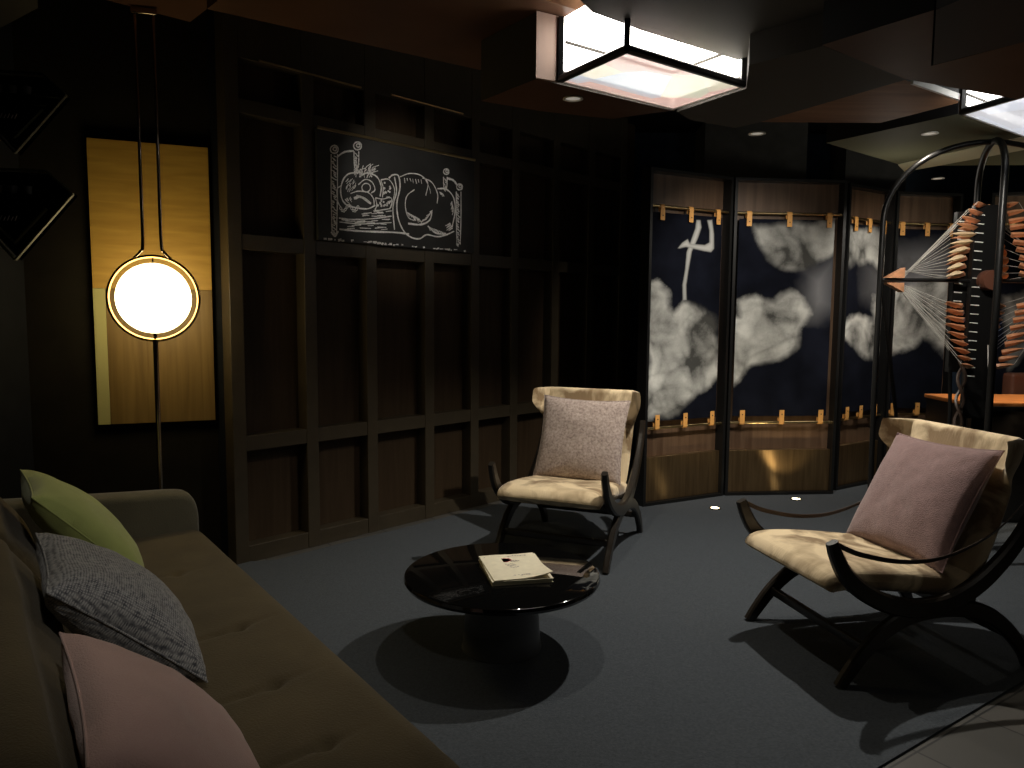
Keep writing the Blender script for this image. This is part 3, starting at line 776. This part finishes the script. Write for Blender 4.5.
def make_chair(label, straps, name='lounge_chair'):
    root = empty(name, (0, 0, 0), 0, label, 'chair', 'wing backed lounge chairs on the carpet')
    up = spline([(-.085, .603), (-.062, .545), (-.015, .465), (.07, .390), (.19, .330), (.33, .300), (.48, .315), (.62, .380), (.74, .480), (.83, .590), (.885, .700), (.905, .775)], 6)
    lo = spline([(-.02, .0), (.02, .055), (.09, .140), (.19, .225), (.30, .275), (.43, .292), (.56, .282), (.68, .245), (.79, .165), (.87, .075), (.905, .0)], 6)
    n = len(up)
    for s in (-1, 1):
        x = s * HWC
        wu = [.034 + .012 * math.sin(PI * i / (n - 1)) for i in range(n)]
        tu = [.046 + .034 * math.sin(PI * i / (n - 1)) for i in range(n)]
        a = MB().ribbon([(x, p.x, p.y) for p in up], (1, 0, 0), wu, tu).build('armrest', 'blackwood', root)
        m = len(lo); tl = [.048 + .026 * math.sin(PI * i / (m - 1)) for i in range(m)]
        h = m // 2 + 1
        MB().ribbon([(x, p.x, p.y) for p in lo[:h]], (1, 0, 0), .036, tl[:h]).build('front_leg', 'blackwood', root)
        MB().ribbon([(x, p.x, p.y) for p in lo[h - 1:]], (1, 0, 0), .036, tl[h - 1:]).build('rear_leg', 'blackwood', root)
        if straps:
            sp_ = spline([(x, -.075, .598), (x + s * .006, .05, .545), (x + s * .012, .25, .505), (x + s * .012, .45, .515), (x + s * .006, .68, .60), (x, .85, .735)], 8)
            MB().ribbon(sp_, (0, .25, .97), .020, .004).build('leather_strap', 'strap', root) if False else MB().ribbon(sp_, (.55, 0, .83), .026, .004).build('leather_strap', 'strap', root)
    for (y, z) in ((.10, .145), (.80, .15)):
        MB().box((-HWC, y - .014, z - .02), (HWC, y + .014, z + .02), .005).build('stretcher', 'blackwood', root)
    for (y, z) in ((.14, .345), (.60, .315)):
        MB().box((-HWC, y - .02, z - .018), (HWC, y + .02, z + .018), .005).build('seat_rail', 'blackwood', root)
    # seat pad: slopes down to the back
    cl = spline([(-.055, .385), (-.03, .418), (.08, .424), (.25, .405), (.45, .375), (.62, .350), (.70, .345)], 6)
    WS = .325
    def pad(cl, W, T, e_s, fwd=None, lump=.012, seed=0, front_T=1.0):
        mb = MB(); N = len(cl) - 1
        def f(side):
            def g(u, v):
                t = u * N; i = min(int(t), N - 1); p = cl[i].lerp(cl[i + 1], t - i)
                d = (cl[min(i + 1, N)] - cl[max(i - 1, 0)]).normalized(); nn = Vector((-d.y, d.x))
                w = v * 2 - 1
                e = max(0, 1 - abs(w) ** 9) ** .5 * max(0, 1 - abs(u * 2 - 1) ** e_s) ** .5
                lm = 1 + noise.noise(Vector((w * 1.5, u * 2.2, seed + side))) * .18 + noise.noise(Vector((w * 6, u * 6, seed))) * .05
                off = T / 2 * side * e * (lm if side > 0 else 1)
                q = Vector((w * W * (1 - .03 * (abs(u * 2 - 1)) ** 6), p.x + nn.x * off, p.y + nn.y * off))
                if fwd: q = fwd(q, u, w, side)
                return q
            return g
        mb.grid(f(1), 56, 64); mb.grid(f(-1), 56, 64)
        return mb
    pad(cl, WS, .115, 12).build('seat', 'hide', root)
    # back with forward-curving wings at the top
    bk = spline([(.64, .335), (.70, .46), (.755, .62), (.80, .78), (.835, .92), (.845, .985)], 6)
    def wing(q, u, w, side):
        k = max(0, (abs(w) - .78) / .22)
        amt = max(0, min(1, (u - .54) / .24)); amt = amt * amt * (3 - 2 * amt)
        q.y -= (k ** 1.25) * .145 * amt
        q.x += w * (.040 * amt)
        q.x *= .93 + .07 * amt
        if u < .6: q.x *= 1 - .05 * (1 - u / .6)
        return q
    pad(bk, .335, .062, 12, fwd=wing, seed=5).build('backrest', 'hide', root)
    return root
def place(o, loc, rz, z=.008):
    for c_ in o.children:
        if 'leg' in c_.name:
            for v in c_.data.vertices: v.co.z = max(v.co.z, .0)
    o.location = (loc[0], loc[1], z); o.rotation_euler = (0, 0, rz); return o
def pose(o, mat): o.matrix_world = mat
C1O, C1R = Vector((.234, 4.408, 0)), math.atan2(-.37, .93)
C2O, C2R = Vector((1.272, 3.285, 0)), math.atan2(-.974, .227)
ch1 = place(make_chair('cowhide lounge chair with taupe pillow behind the coffee table, no arm straps', False), C1O, C1R)
ch2 = place(make_chair('nearest cowhide lounge chair with leather arm straps and mauve pillow, at the right', True), C2O, C2R)
def chair_pillow(O, Rz, W, H, T, mat, name, label, yb, zb, tilt, dx=0, roll=0, seed=1):
    root = empty(name, (0, 0, 0), 0, label, 'cushion', 'throw cushions on the seating')
    b = pillow_mb(W, H, T, seed).build('cover', mat, root)
    piping_mb(W, H).build('piping', mat, root)
    base = Matrix.Translation(O + Vector((0, 0, .008))) @ Matrix.Rotation(Rz, 4, 'Z')
    up = Vector((0, math.cos(tilt), math.sin(tilt)))
    ctr = Vector((dx, yb, zb)) + up * H / 2
    nrm = Vector((0, -math.sin(tilt), math.cos(tilt)))
    X = Vector((1, 0, 0)).cross(Vector((0, 0, 0))) if False else Vector((1, 0, 0))
    rot = Matrix((X, up, nrm)).transposed().to_4x4()
    root.matrix_world = base @ Matrix.Translation(ctr) @ rot @ Matrix.Rotation(roll, 4, 'Z')
    return root
chair_pillow(C1O, C1R, .59, .56, .16, 'taupeweave', 'throw_cushion', 'square taupe woven cushion on the chair behind the coffee table', .45, .415, R(70), .02, R(-1), 2)
chair_pillow(C2O, C2R, .61, .58, .18, 'mauve', 'throw_cushion', 'square mauve cushion on the nearest lounge chair with arm straps', .465, .42, R(60), .0, R(2), 5)

# ------------------------------------------------------------------ coffee table
tb = empty('coffee_table', (-.037, 3.30, .008), 0, 'round glossy black pedestal coffee table in the middle of the carpet', 'table')
MB().lathe([(0, .310), (.415, .310), (.430, .315), (.436, .328), (.432, .340), (.424, .345), (0, .345)], 96).build('table_top', 'blackgloss', tb)
MB().lathe([(0, 0), (.178, 0), (.180, .004), (.177, .012), (.170, .08), (.165, .16), (.160, .26), (.160, .309), (0, .309)], 64).build('pedestal', 'pedestal', tb)
def page_stack(mb, W, D, z0, h, curl=0):
    def f(zz):
        def g(u, v):
            x, y = (u - .5) * W, (v - .5) * D
            k = curl * max(0, (u + (1 - v)) - 1.25) ** 2 if curl else 0
            return Vector((x, y, zz + k + (.0012 * math.sin(u * 7) if curl else 0)))
        return g
    mb.grid(f(z0), 14, 14); mb.grid(f(z0 + h), 14, 14)
    n = 14
    for a in range(4):
        def g(u, v, a=a):
            uu, vv = ((u, 0), (1, u), (1 - u, 1), (0, 1 - u))[a]
            return f(z0 + h * v)(uu, vv)
        mb.grid(g, 14, 1)
    return mb
bc = [atz(*p, .37) for p in ((480, 556), (540, 553), (551, 579), (487, 583))]
cen = sum(bc, Vector()) / 4; xd = ((bc[1] - bc[0]) + (bc[2] - bc[3])).normalized(); bth = math.atan2(xd.y, xd.x)
bw = .93 * ((bc[1] - bc[0]).length + (bc[2] - bc[3]).length) / 2; bd = .95 * ((bc[0] - bc[3]).length + (bc[1] - bc[2]).length) / 2
bk = empty('book', (cen.x, cen.y, .353), bth + .02, 'thick pale book lying under the magazine on the coffee table', 'book')
page_stack(MB(), bw, bd, .002, .014).build('pages', 'page', bk, smooth=False)
page_stack(MB(), bw + .006, bd + .006, 0, .0018).build('back_cover', 'paper', bk, smooth=False)
page_stack(MB(), bw + .006, bd + .006, .0162, .0015).build('front_cover', 'paper', bk, smooth=False)
mg = empty('magazine', (cen.x, cen.y, .3712), bth + .05, 'cream magazine with a red flower picture and curled corner on the book', 'magazine')
page_stack(MB(), bw - .004, bd - .004, 0, .004, .04).build('pages', 'paper', mg)
pr = MB()
def mark(mb, pts, w):
    P = [Vector((x * bw / 2, y * bd / 2, .0047 + .04 * max(0, ((x + 1) / 2 + (1 - (y + 1) / 2)) - 1.25) ** 2)) for x, y in pts]
    P = spline(P, 4) if len(P) > 2 else P; L = len(P); A, B = [], []
    for i, p in enumerate(P):
        t = (P[min(i + 1, L - 1)] - P[max(i - 1, 0)]).normalized(); nn = Vector((-t.y, t.x, 0))
        A.append(mb.bm.verts.new(p + nn * w / 2)); B.append(mb.bm.verts.new(p - nn * w / 2))
    for i in range(L - 1): mb.bm.faces.new((A[i], A[i + 1], B[i + 1], B[i]))
fl = MB()
for k in range(7):
    mark(fl, [(-.42 + .05 * k, .62 + .03 * math.sin(k * 2)), (-.34 + .045 * k, .48 - .05 * math.cos(k * 1.7)), (-.30 + .03 * k, .34 + .02 * k)], .030)
fl.build('red_flower_print', 'red', mg, smooth=False, merge=0)
for k in range(5): mark(pr, [(-.48, .45), (-.40, .22 + .05 * k * .4), (-.36 + .03 * k, .16)], .006)
for (x0, y0, x1) in ((-.85, .82, -.5), (.0, .82, .65), (-.10, .45, .22), (-.02, .36, .30), (-.28, .16, .02), (-.24, .05, .05), (-.18, -.08, .12), (-.5, -.72, -.2), (-.1, -.70, .3)):
    x = x0
    while x < x1:
        mark(pr, [(x, y0 + random.uniform(-.02, .02)), (x + .035, y0 + random.uniform(-.05, .05)), (x + .06, y0 + random.uniform(-.03, .03))], .0050); x += .085
pr.build('printed_scribble', 'ink', mg, smooth=False, merge=0)

# ------------------------------------------------------------------ sofa
SO = Vector((-1.514, 3.679, .008)); STH = math.atan2(.807, -.59)
sf = empty('sofa', SO, STH, 'long olive green velvet sofa in the left foreground with a low upholstered arm', 'sofa')
SL = 3.0; SD = 1.02
def rbox(lo, hi, bev, name, mat, seed=0, amp=.006, sub=2):
    mb = MB(); mb.box(lo, hi)
    bmesh.ops.bevel(mb.bm, geom=list(mb.bm.edges), offset=bev, segments=6, affect='EDGES', profile=.5)
    o = mb.build(name, mat, sf); return o
MB().box((-SL, .06, .10), (0, SD - .06, .27), .02).build('base', 'velvetgrey', sf)
for (x, y) in ((-.06, .12), (-.06, .9), (-SL + .06, .12), (-SL + .06, .9)):
    MB().lathe([(0, 0), (.018, 0), (.026, .10), (0, .10)], 16, (x, y, 0)).build('leg', 'blackwood', sf)
tufts = []
for px in ((178, 572), (240, 626), (275, 682), (327, 741), (235, 575)):
    p = atz(*px, .43) - SO; c_, s_ = math.cos(-STH), math.sin(-STH)
    tufts.append((p.x * c_ - p.y * s_, p.x * s_ + p.y * c_))
tufts = tufts[:4] + [(-1.9 - .62 * k, .34) for k in range(1, 2)]
def seat_f(u, v):
    # cross-section loop param v : bottom-front -> nose -> top -> back ; u along
    x = -SL * u
    yy = v
    if v < .16:
        a = v / .16 * PI * .5
        y = .085 - .085 * math.sin(a) ; z = .25 + 0; 
        y = .06 * (1 - math.sin(a)); z = .27 + .085 * (1 - math.cos(a))
        y = .05 - .05 * math.sin(a); z = .26 + .10 * (1 - math.cos(a))
    elif v < .28:
        a = (v - .16) / .12 * PI * .5
        y = .075 * (1 - math.cos(a)); z = .36 + .065 * math.sin(a)
    else:
        t = (v - .28) / .72; y = .075 + t * .68; z = .425 - .045 * t + .012 * math.sin(PI * t)
    if v > .1:
        w = min(1, (v - .1) / .2)
        z += .007 * noise.noise(Vector((x * 2.2, y * 4, 1))) * w
        for (tx, ty) in tufts:
            d = math.hypot(x - tx, (y - ty) * 1.1)
            z -= .018 * math.exp(-(d / .026) ** 2) * w + .005 * math.exp(-(d / .13) ** 2) * w
            # cross-wise pull folds through the tuft
            fx = (x - tx) + .12 * (y - ty)
            z -= (.003 if tx > -1.2 else .010) * math.exp(-(fx / .014) ** 2) * math.exp(-((y - ty - .06) / .13) ** 2) * w
    return Vector((x, y, z))
MB().grid(seat_f, 260, 70).build('seat_cushion', 'velvet', sf)
# backrest: two plump cushions in front of a padded frame
MB().box((-SL, .84, .10), (0, 1.02, .70), .05).build('back_frame', 'velvet', sf)
for (x0, x1) in ((-.86, -.005), (-SL + .005, -.875)):
    def bf(u, v, x0=x0, x1=x1):
        x = x0 + (x1 - x0) * u
        e = (1 - abs(2 * u - 1) ** 14) ** .5
        if v < .6:
            t = v / .6; y = .74 + .10 * t - .06 * math.sin(PI * t); z = .36 + .36 * t
        else:
            a = (v - .6) / .4 * PI; y = .84 + .06 * (1 - math.cos(a)) ; z = .72 + .045 * math.sin(a)
        k = .93 + .07 * e
        y = .92 + (y - .92) * (.72 + .28 * e); z = .36 + (z - .36) * k
        return Vector((x, y + .006 * noise.noise(Vector((x * 3, z * 4, 0))), z))
    MB().grid(bf, 60, 30).build('back_cushion', 'velvet', sf)
def arm(x0, x1, nm):
    mb = MB()
    # profile in (y,z): gently rising to the back, rounded front corner; thickness x
    prof = spline([(.045, .10), (.03, .25), (.02, .42), (.025, .52), (.05, .585), (.11, .612), (.3, .625), (.6, .645), (.95, .665), (1.01, .64), (1.02, .5), (1.02, .10)], 4)
    n = len(prof); cy, cz = .5, .35
    rings = []
    for (x, sc) in ((x0, .90), (x0 + (x1 - x0) * .05, .955), (x0 + (x1 - x0) * .18, .99), (x0 + (x1 - x0) * .5, 1), (x0 + (x1 - x0) * .82, .99), (x0 + (x1 - x0) * .95, .955), (x1, .90)):
        dx = (1 - sc) * .35
        rings.append([mb.bm.verts.new((x, p.x + (-.0 if p.x > .5 else 1) * dx * .4, p.y - (dx if p.y > .3 else 0))) for p in prof])
    for a, b in zip(rings, rings[1:]):
        for k in range(n - 1): mb.bm.faces.new((a[k], a[k + 1], b[k + 1], b[k]))
    mb.bm.faces.new(rings[0]); mb.bm.faces.new(rings[-1][::-1])
    for a, b in zip(rings, rings[1:]): mb.bm.faces.new((a[-1], a[0], b[0], b[-1]))
    return mb.build(nm, 'velvetgrey', sf)
arm(.0, .16, 'arm'); arm(-SL - .16, -SL, 'arm')

def sofa_pillow(x, yb, zb, W, H, T, tilt, mat, label, yaw=0, roll=0, seed=1, dent=0):
    root = empty('throw_cushion', (0, 0, 0), 0, label, 'cushion', 'throw cushions on the seating')
    pillow_mb(W, H, T, seed, dent=dent).build('cover', mat, root)
    piping_mb(W, H, .003).build('piping', mat, root)
    base = Matrix.Translation(SO) @ Matrix.Rotation(STH, 4, 'Z')
    up = Vector((0, math.cos(tilt), math.sin(tilt))); nrm = Vector((0, -math.sin(tilt), math.cos(tilt)))
    rot = Matrix((Vector((1, 0, 0)), up, nrm)).transposed().to_4x4()
    root.matrix_world = base @ Matrix.Translation((x, yb, zb)) @ Matrix.Rotation(yaw, 4, 'Z') @ rot @ Matrix.Translation((0, H / 2, 0)) @ Matrix.Rotation(roll, 4, 'Z')
    return root
sofa_pillow(-.46, .40, .445, .58, .53, .20, R(47), 'green', 'lime green square cushion leaning at the far end of the sofa', R(0), R(0), 3)
sofa_pillow(-1.36, .405, .435, .62, .51, .23, R(42), 'greyweave', 'grey knitted square cushion between the green and the pink ones', R(-2), R(0), 8, .03)
sofa_pillow(-2.23, .465, .445, .62, .46, .18, R(43), 'pinkcloth', 'dusty pink square cushion nearest to us on the sofa', R(-2), R(0), 12)

# ------------------------------------------------------------------ hoop frame with strings and slats
HY = 4.75
hc = aty(984, 282, HY)
hr = .645
hp = empty('hoop_sculpture', (hc.x, HY, .008), 0, 'tall black hoop frame with copper slats and strings behind the right hand chair', 'sculpture')
hz = hc.z
top = aty(985, 143, HY).z
def hoop(ax, ay, rr):
    pts = []
    zb_ = .02
    pts.append((-rr * ax * .98, -rr * ay * .98, zb_)); pts.append((-rr * ax * 1.0, -rr * ay * 1.0, 1.0)); 
    for k in range(25):
        a = PI - PI * k / 24; h = rr * math.cos(a); pts.append((h * ax, h * ay, (top - .75 * rr) + .75 * rr * math.sin(a) - 0))
    pts.append((rr * ax, rr * ay, 1.0)); pts.append((rr * ax * .98, rr * ay * .98, zb_))
    return pts
MB().tube(hoop(1, 0, hr), .017, 10).build('hoop', 'blackmetal', hp)
MB().tube(hoop(.32, .95, .30), .020, 10).build('hoop', 'blackmetal', hp)
MB().tube([(-hr, 0, hz), (hr, 0, hz)], .012, 10).build('axle', 'blackmetal', hp)
MB().tube([(-hr + .012, 0, hz - .02), (-.40, .12, .62), (-.30, .16, .02)], .012, 8).build('brace', 'blackmetal', hp)
MB().tube([(hr - .012, 0, hz - .02), (.40, .12, .72), (.20, .16, .02)], .012, 8).build('brace', 'blackmetal', hp)
MB().tube([(-.46, .0, .02), (-.44, .0, .05)], .03, 8).build('foot', 'blackmetal', hp) if False else None
hub = MB().lathe([(0, -.04), (.058, -.04), (.062, -.03), (.062, .03), (.058, .04), (0, .04)], 28).build('hub', 'brownleather', hp)
hub.matrix_local = Matrix.Translation((0, -.05, hz)) @ Matrix.Rotation(R(90), 4, 'X')
def H(px, py, y=0.0):
    p = aty(px, py, HY + y); return Vector((p.x - hc.x, y, p.z - .008))
# two upright ladder boards with pale rungs
for (xa, xb, y, zt_, zb2) in ((956, 966, .10, 212, 372), (974, 990, .0, 205, 418)):
    a, b = H(xa, zt_, y), H(xb, zb2, y)
    m = MB().box((a.x, y - .02, b.z), (b.x, y + .02, a.z), .003); m.build('ladder_board', 'blackmetal', hp, smooth=False)
    k = 0; zz = a.z - .06
    while zz > b.z + .25:
        MB().tube([(a.x + .005, y - .024, zz), (a.x + .055, y - .024, zz - .004)], .0035, 6).build('rung', 'whitepaint', hp); zz -= .055
MB().tube([H(950, 330, .2), H(950, 410, .2), Vector((H(950, 410, .2).x, .2, .0))], .012, 8).build('post', 'blackmetal', hp)
MB().box((H(978, 300).x, -.012, .0), (H(992, 300).x, .03, hz - .3), .004).build('main_post', 'blackmetal', hp, smooth=False)
# twisted rod pair
for ph in (0, PI):
    base_ = H(963, 360, -.05); end_ = H(958, 418, -.05)
    P = []
    for k in range(60):
        t = k / 59; z = base_.z + (.15 - base_.z) * t; cx_ = base_.x + (end_.x - base_.x) * min(1, t * 1.6)
        P.append((cx_ + .022 * math.cos(k * .42 + ph), -.05 + .022 * math.sin(k * .42 + ph), z))
    MB().tube(P, .010, 6).build('twisted_rod', 'strap', hp)
MB().tube([H(988, 345, -.05), H(989, 418, -.05)], .0035, 6).build('chain_rod', 'whitepaint', hp)
MB().box((H(989.5, 291, .1).x, .08, H(990, 315, .1).z), (H(994, 291, .1).x, .10, H(990, 291, .1).z)).build('white_tube', 'whitepaint', hp)
MB().box((H(989.5, 315, .1).x, .08, H(990, 334, .1).z), (H(994, 315, .1).x, .10, H(990, 315, .1).z)).build('blue_tube', 'blue', hp)
# copper blades : tip and root given for the left fan, mirrored for the right
def blade(tip, rt, w=.030):
    tip, rt = Vector(tip), Vector(rt); d = (rt - tip); L_ = d.length; d.normalize()
    up_ = Vector((0, 0, 1)); up_ = (up_ - d * up_.dot(d)).normalized(); sd = d.cross(up_).normalized()
    mb = MB(); n = 8; A = []
    for k in range(n + 1):
        t = k / n; p = tip + d * L_ * t; ww = w * (.10 + .9 * math.sin(min(1, t * 1.25) * PI / 2)) / 2
        A.append([mb.bm.verts.new(p + up_ * ww * .6), mb.bm.verts.new(p + sd * ww * 1.2), mb.bm.verts.new(p - up_ * ww * .6), mb.bm.verts.new(p - sd * ww * 1.2)])
    for a, b in zip(A, A[1:]):
        for k in range(4): mb.bm.faces.new((a[k], a[(k + 1) % 4], b[(k + 1) % 4], b[k]))
    mb.bm.faces.new(A[0][::-1]); mb.bm.faces.new(A[-1])
    return mb
nodeL = H(902, 281); nodeR = Vector((-nodeL.x, 0, nodeL.z))
ups = [(969, 204), (960, 211), (953, 218), (948, 225), (944, 235), (942, 245), (940, 254), (939, 262), (939, 270), (938, 277)]
upr = [(977, 206), (975, 214), (973, 222), (971, 228), (969, 235), (966, 242), (962, 249), (958, 257), (957, 265), (956, 273)]
lows = [(938, 302), (938, 309), (938, 316), (938, 323), (940, 331), (942, 339), (945, 347), (949, 355), (953, 363)]
lowr = [(954, 306), (955, 313), (956, 320), (958, 328), (960, 337), (961, 344), (963, 352), (965, 359), (966, 366)]
M['litslat'] = simple('lit_slat', (.80, .62, .40), .4)  # paler copy of the slats, with the light put into the colour
for tips, roots in ((ups, upr), (lows, lowr)):
    for (t_, r0) in zip(tips, roots):
        for yy in (-.09, .10):
            a, b = H(*t_), H(*r0); a.y = yy; b.y = yy * .3
            if yy > 0: a.x += .10; b.x += .07; a.z -= .01
            blade(a, b, .055).build('slat', 'litslat' if (tips is ups and yy < 0 and t_[1] > 230) else 'copper', hp)
            # mirrored blade on the other side of the column
            a2, b2 = Vector((-a.x, a.y, a.z)), Vector((-b.x + .02, b.y, b.z))
            blade(a2, b2, .055).build('slat', 'copper', hp)
            off = Vector((0, random.uniform(-.01, .01), (.012 + .006 * ups.index(t_) if t_ in ups else -.018 - .006 * lows.index(t_)) ))
            MB().tube([nodeL + off, a], .0016, 5).build('string', 'string', hp); MB().tube([nodeR + off, a2], .0016, 5).build('string', 'string', hp)
for (tx, s_) in ((nodeL.x, -1), (nodeR.x, 1)):
    for (dz0, dz1) in ((.012, .075), (-.018, -.075)):
        w = MB(); P = [(tx + s_ * .11, dz0), (tx, dz1), (tx, dz0)]
        f1 = [w.bm.verts.new((x, -.03, hz + z)) for x, z in P]; f2 = [w.bm.verts.new((x, .03, hz + z)) for x, z in P]
        w.bm.faces.new(f1); w.bm.faces.new(f2[::-1])
        for k in range(3): w.bm.faces.new((f1[k], f1[(k + 1) % 3], f2[(k + 1) % 3], f2[k]))
        w.build('end_wedge', 'copper', hp, smooth=False)

# ------------------------------------------------------------------ background table and booth seat
dt0, dt1 = aty(930, 397, 5.6), aty(1024, 404, 5.4)
zt_ = .80
dl = aty(947, 398, 5.7)
dt = empty('side_counter', (dl.x + .75, 5.72, .008), 0, 'low dark counter with a glowing orange wooden top behind the hoop frame', 'counter')
MB().box((-.75, -.30, dl.z - .03 - .008), (.9, .30, dl.z - .008), .006).build('counter_top', 'tablewood', dt)
MB().box((-.74, -.27, .0), (.88, .28, dl.z - .04), .004).build('cabinet', 'blackwood', dt)
MB().box((-.752, -.304, dl.z - .07), (.902, -.296, dl.z - .036), .001).build('front_edge', 'blackmetal', dt)
bs0 = aty(1010, 373, 6.25)
bsr = empty('booth_seat', (bs0.x + .42, 6.3, .008), 0, 'brown leather booth seat back behind the orange topped counter', 'seat')
MB().box((-.42, -.08, .0), (.5, .06, bs0.z - .01), .03).build('backrest', 'brownleather', bsr)
MB().box((-.42, .06, .0), (.5, .30, .45), .03).build('seat', 'brownleather', bsr)

# ------------------------------------------------------------------ lights
def spot(name, loc, tgt, e, size, blend=.5, c=(1, .93, .82), soft=.03):
    l = bpy.data.lights.new(name, 'SPOT'); l.energy = e; l.color = c; l.spot_size = R(size); l.spot_blend = blend; l.shadow_soft_size = soft
    o = bpy.data.objects.new(name, l); col.objects.link(o); o.location = loc
    o.rotation_euler = (Vector(tgt) - Vector(loc)).to_track_quat('-Z', 'Y').to_euler(); return o
def area(name, loc, tgt, e, sx, sy, c=(1, 1, 1)):
    l = bpy.data.lights.new(name, 'AREA'); l.energy = e; l.color = c; l.shape = 'RECTANGLE'; l.size = sx; l.size_y = sy
    o = bpy.data.objects.new(name, l); col.objects.link(o); o.location = loc
    o.rotation_euler = (Vector(tgt) - Vector(loc)).to_track_quat('-Z', 'Y').to_euler(); return o
# track spots washing the paintings
spot('painting_wash', (1.9, 4.6, 2.46), (1.75, 6.2, 1.5), 95, 75, .8)
spot('painting_wash', (3.1, 5.2, 2.46), (3.3, 6.8, 1.4), 75, 80, .8)
spot('sculpture_spot', (2.2, 3.6, 2.42), (2.7, 4.75, 1.8), 60, 50, .7)
spot('chalkboard_spot', (.1, 4.0, 2.7), (-.75, 5.3, 2.3), 25, 45, .8)
spot('counter_spot', (3.6, 5.4, 2.5), (3.8, 5.6, .8), 110, 50, .6, (1, .85, .65))
# unseen fill spots added for room spill, on the cushions and near chair
spot('fill_spot', (.0, .5, 3.2), (-1.15, 2.25, .6), 50, 46, .9, soft=.10)
pl_ = bpy.data.lights.new('ambient_fill', 'POINT'); pl_.energy = 2.5; pl_.color = (1, .93, .82); pl_.shadow_soft_size = .15  # fill light added without a fixture, lifts ceiling and screen tops
plo = bpy.data.objects.new('ambient_fill', pl_); col.objects.link(plo); plo.location = (2.6, 5.3, 2.30)
spot('fill_spot', (2.6, .2, 3.2), (1.8, 3.0, .3), 9, 80, .9, soft=.15)  # second added fill spot, towards the near chair
area('back_room_fill', (4.6, 5.6, 2.05), (4.6, 5.6, 4), 9, .6, .3, (1, .95, .75))  # unseen area light added for other rooms' light on the olive ceiling

# ------------------------------------------------------------------ world and camera
w = bpy.data.worlds.new('world'); bpy.context.scene.world = w; w.use_nodes = True
w.node_tree.nodes['Background'].inputs[0].default_value = (.02, .022, .025, 1); w.node_tree.nodes['Background'].inputs[1].default_value = .2
cd = bpy.data.cameras.new('camera'); cam = bpy.data.objects.new('camera', cd); col.objects.link(cam)
cd.sensor_width = 36; cd.lens = FPX / 1024 * 36; cd.sensor_fit = 'HORIZONTAL'; cd.clip_start = .05
rm = Matrix((cR, cU, -cF)).transposed().to_4x4(); cam.matrix_world = Matrix.Translation(C0) @ rm
sc = bpy.context.scene; sc.camera = cam
sc.view_settings.view_transform = 'Standard'; sc.view_settings.look = 'None'; sc.view_settings.gamma = 1; sc.view_settings.exposure = 0
sc.view_settings.use_curve_mapping = False
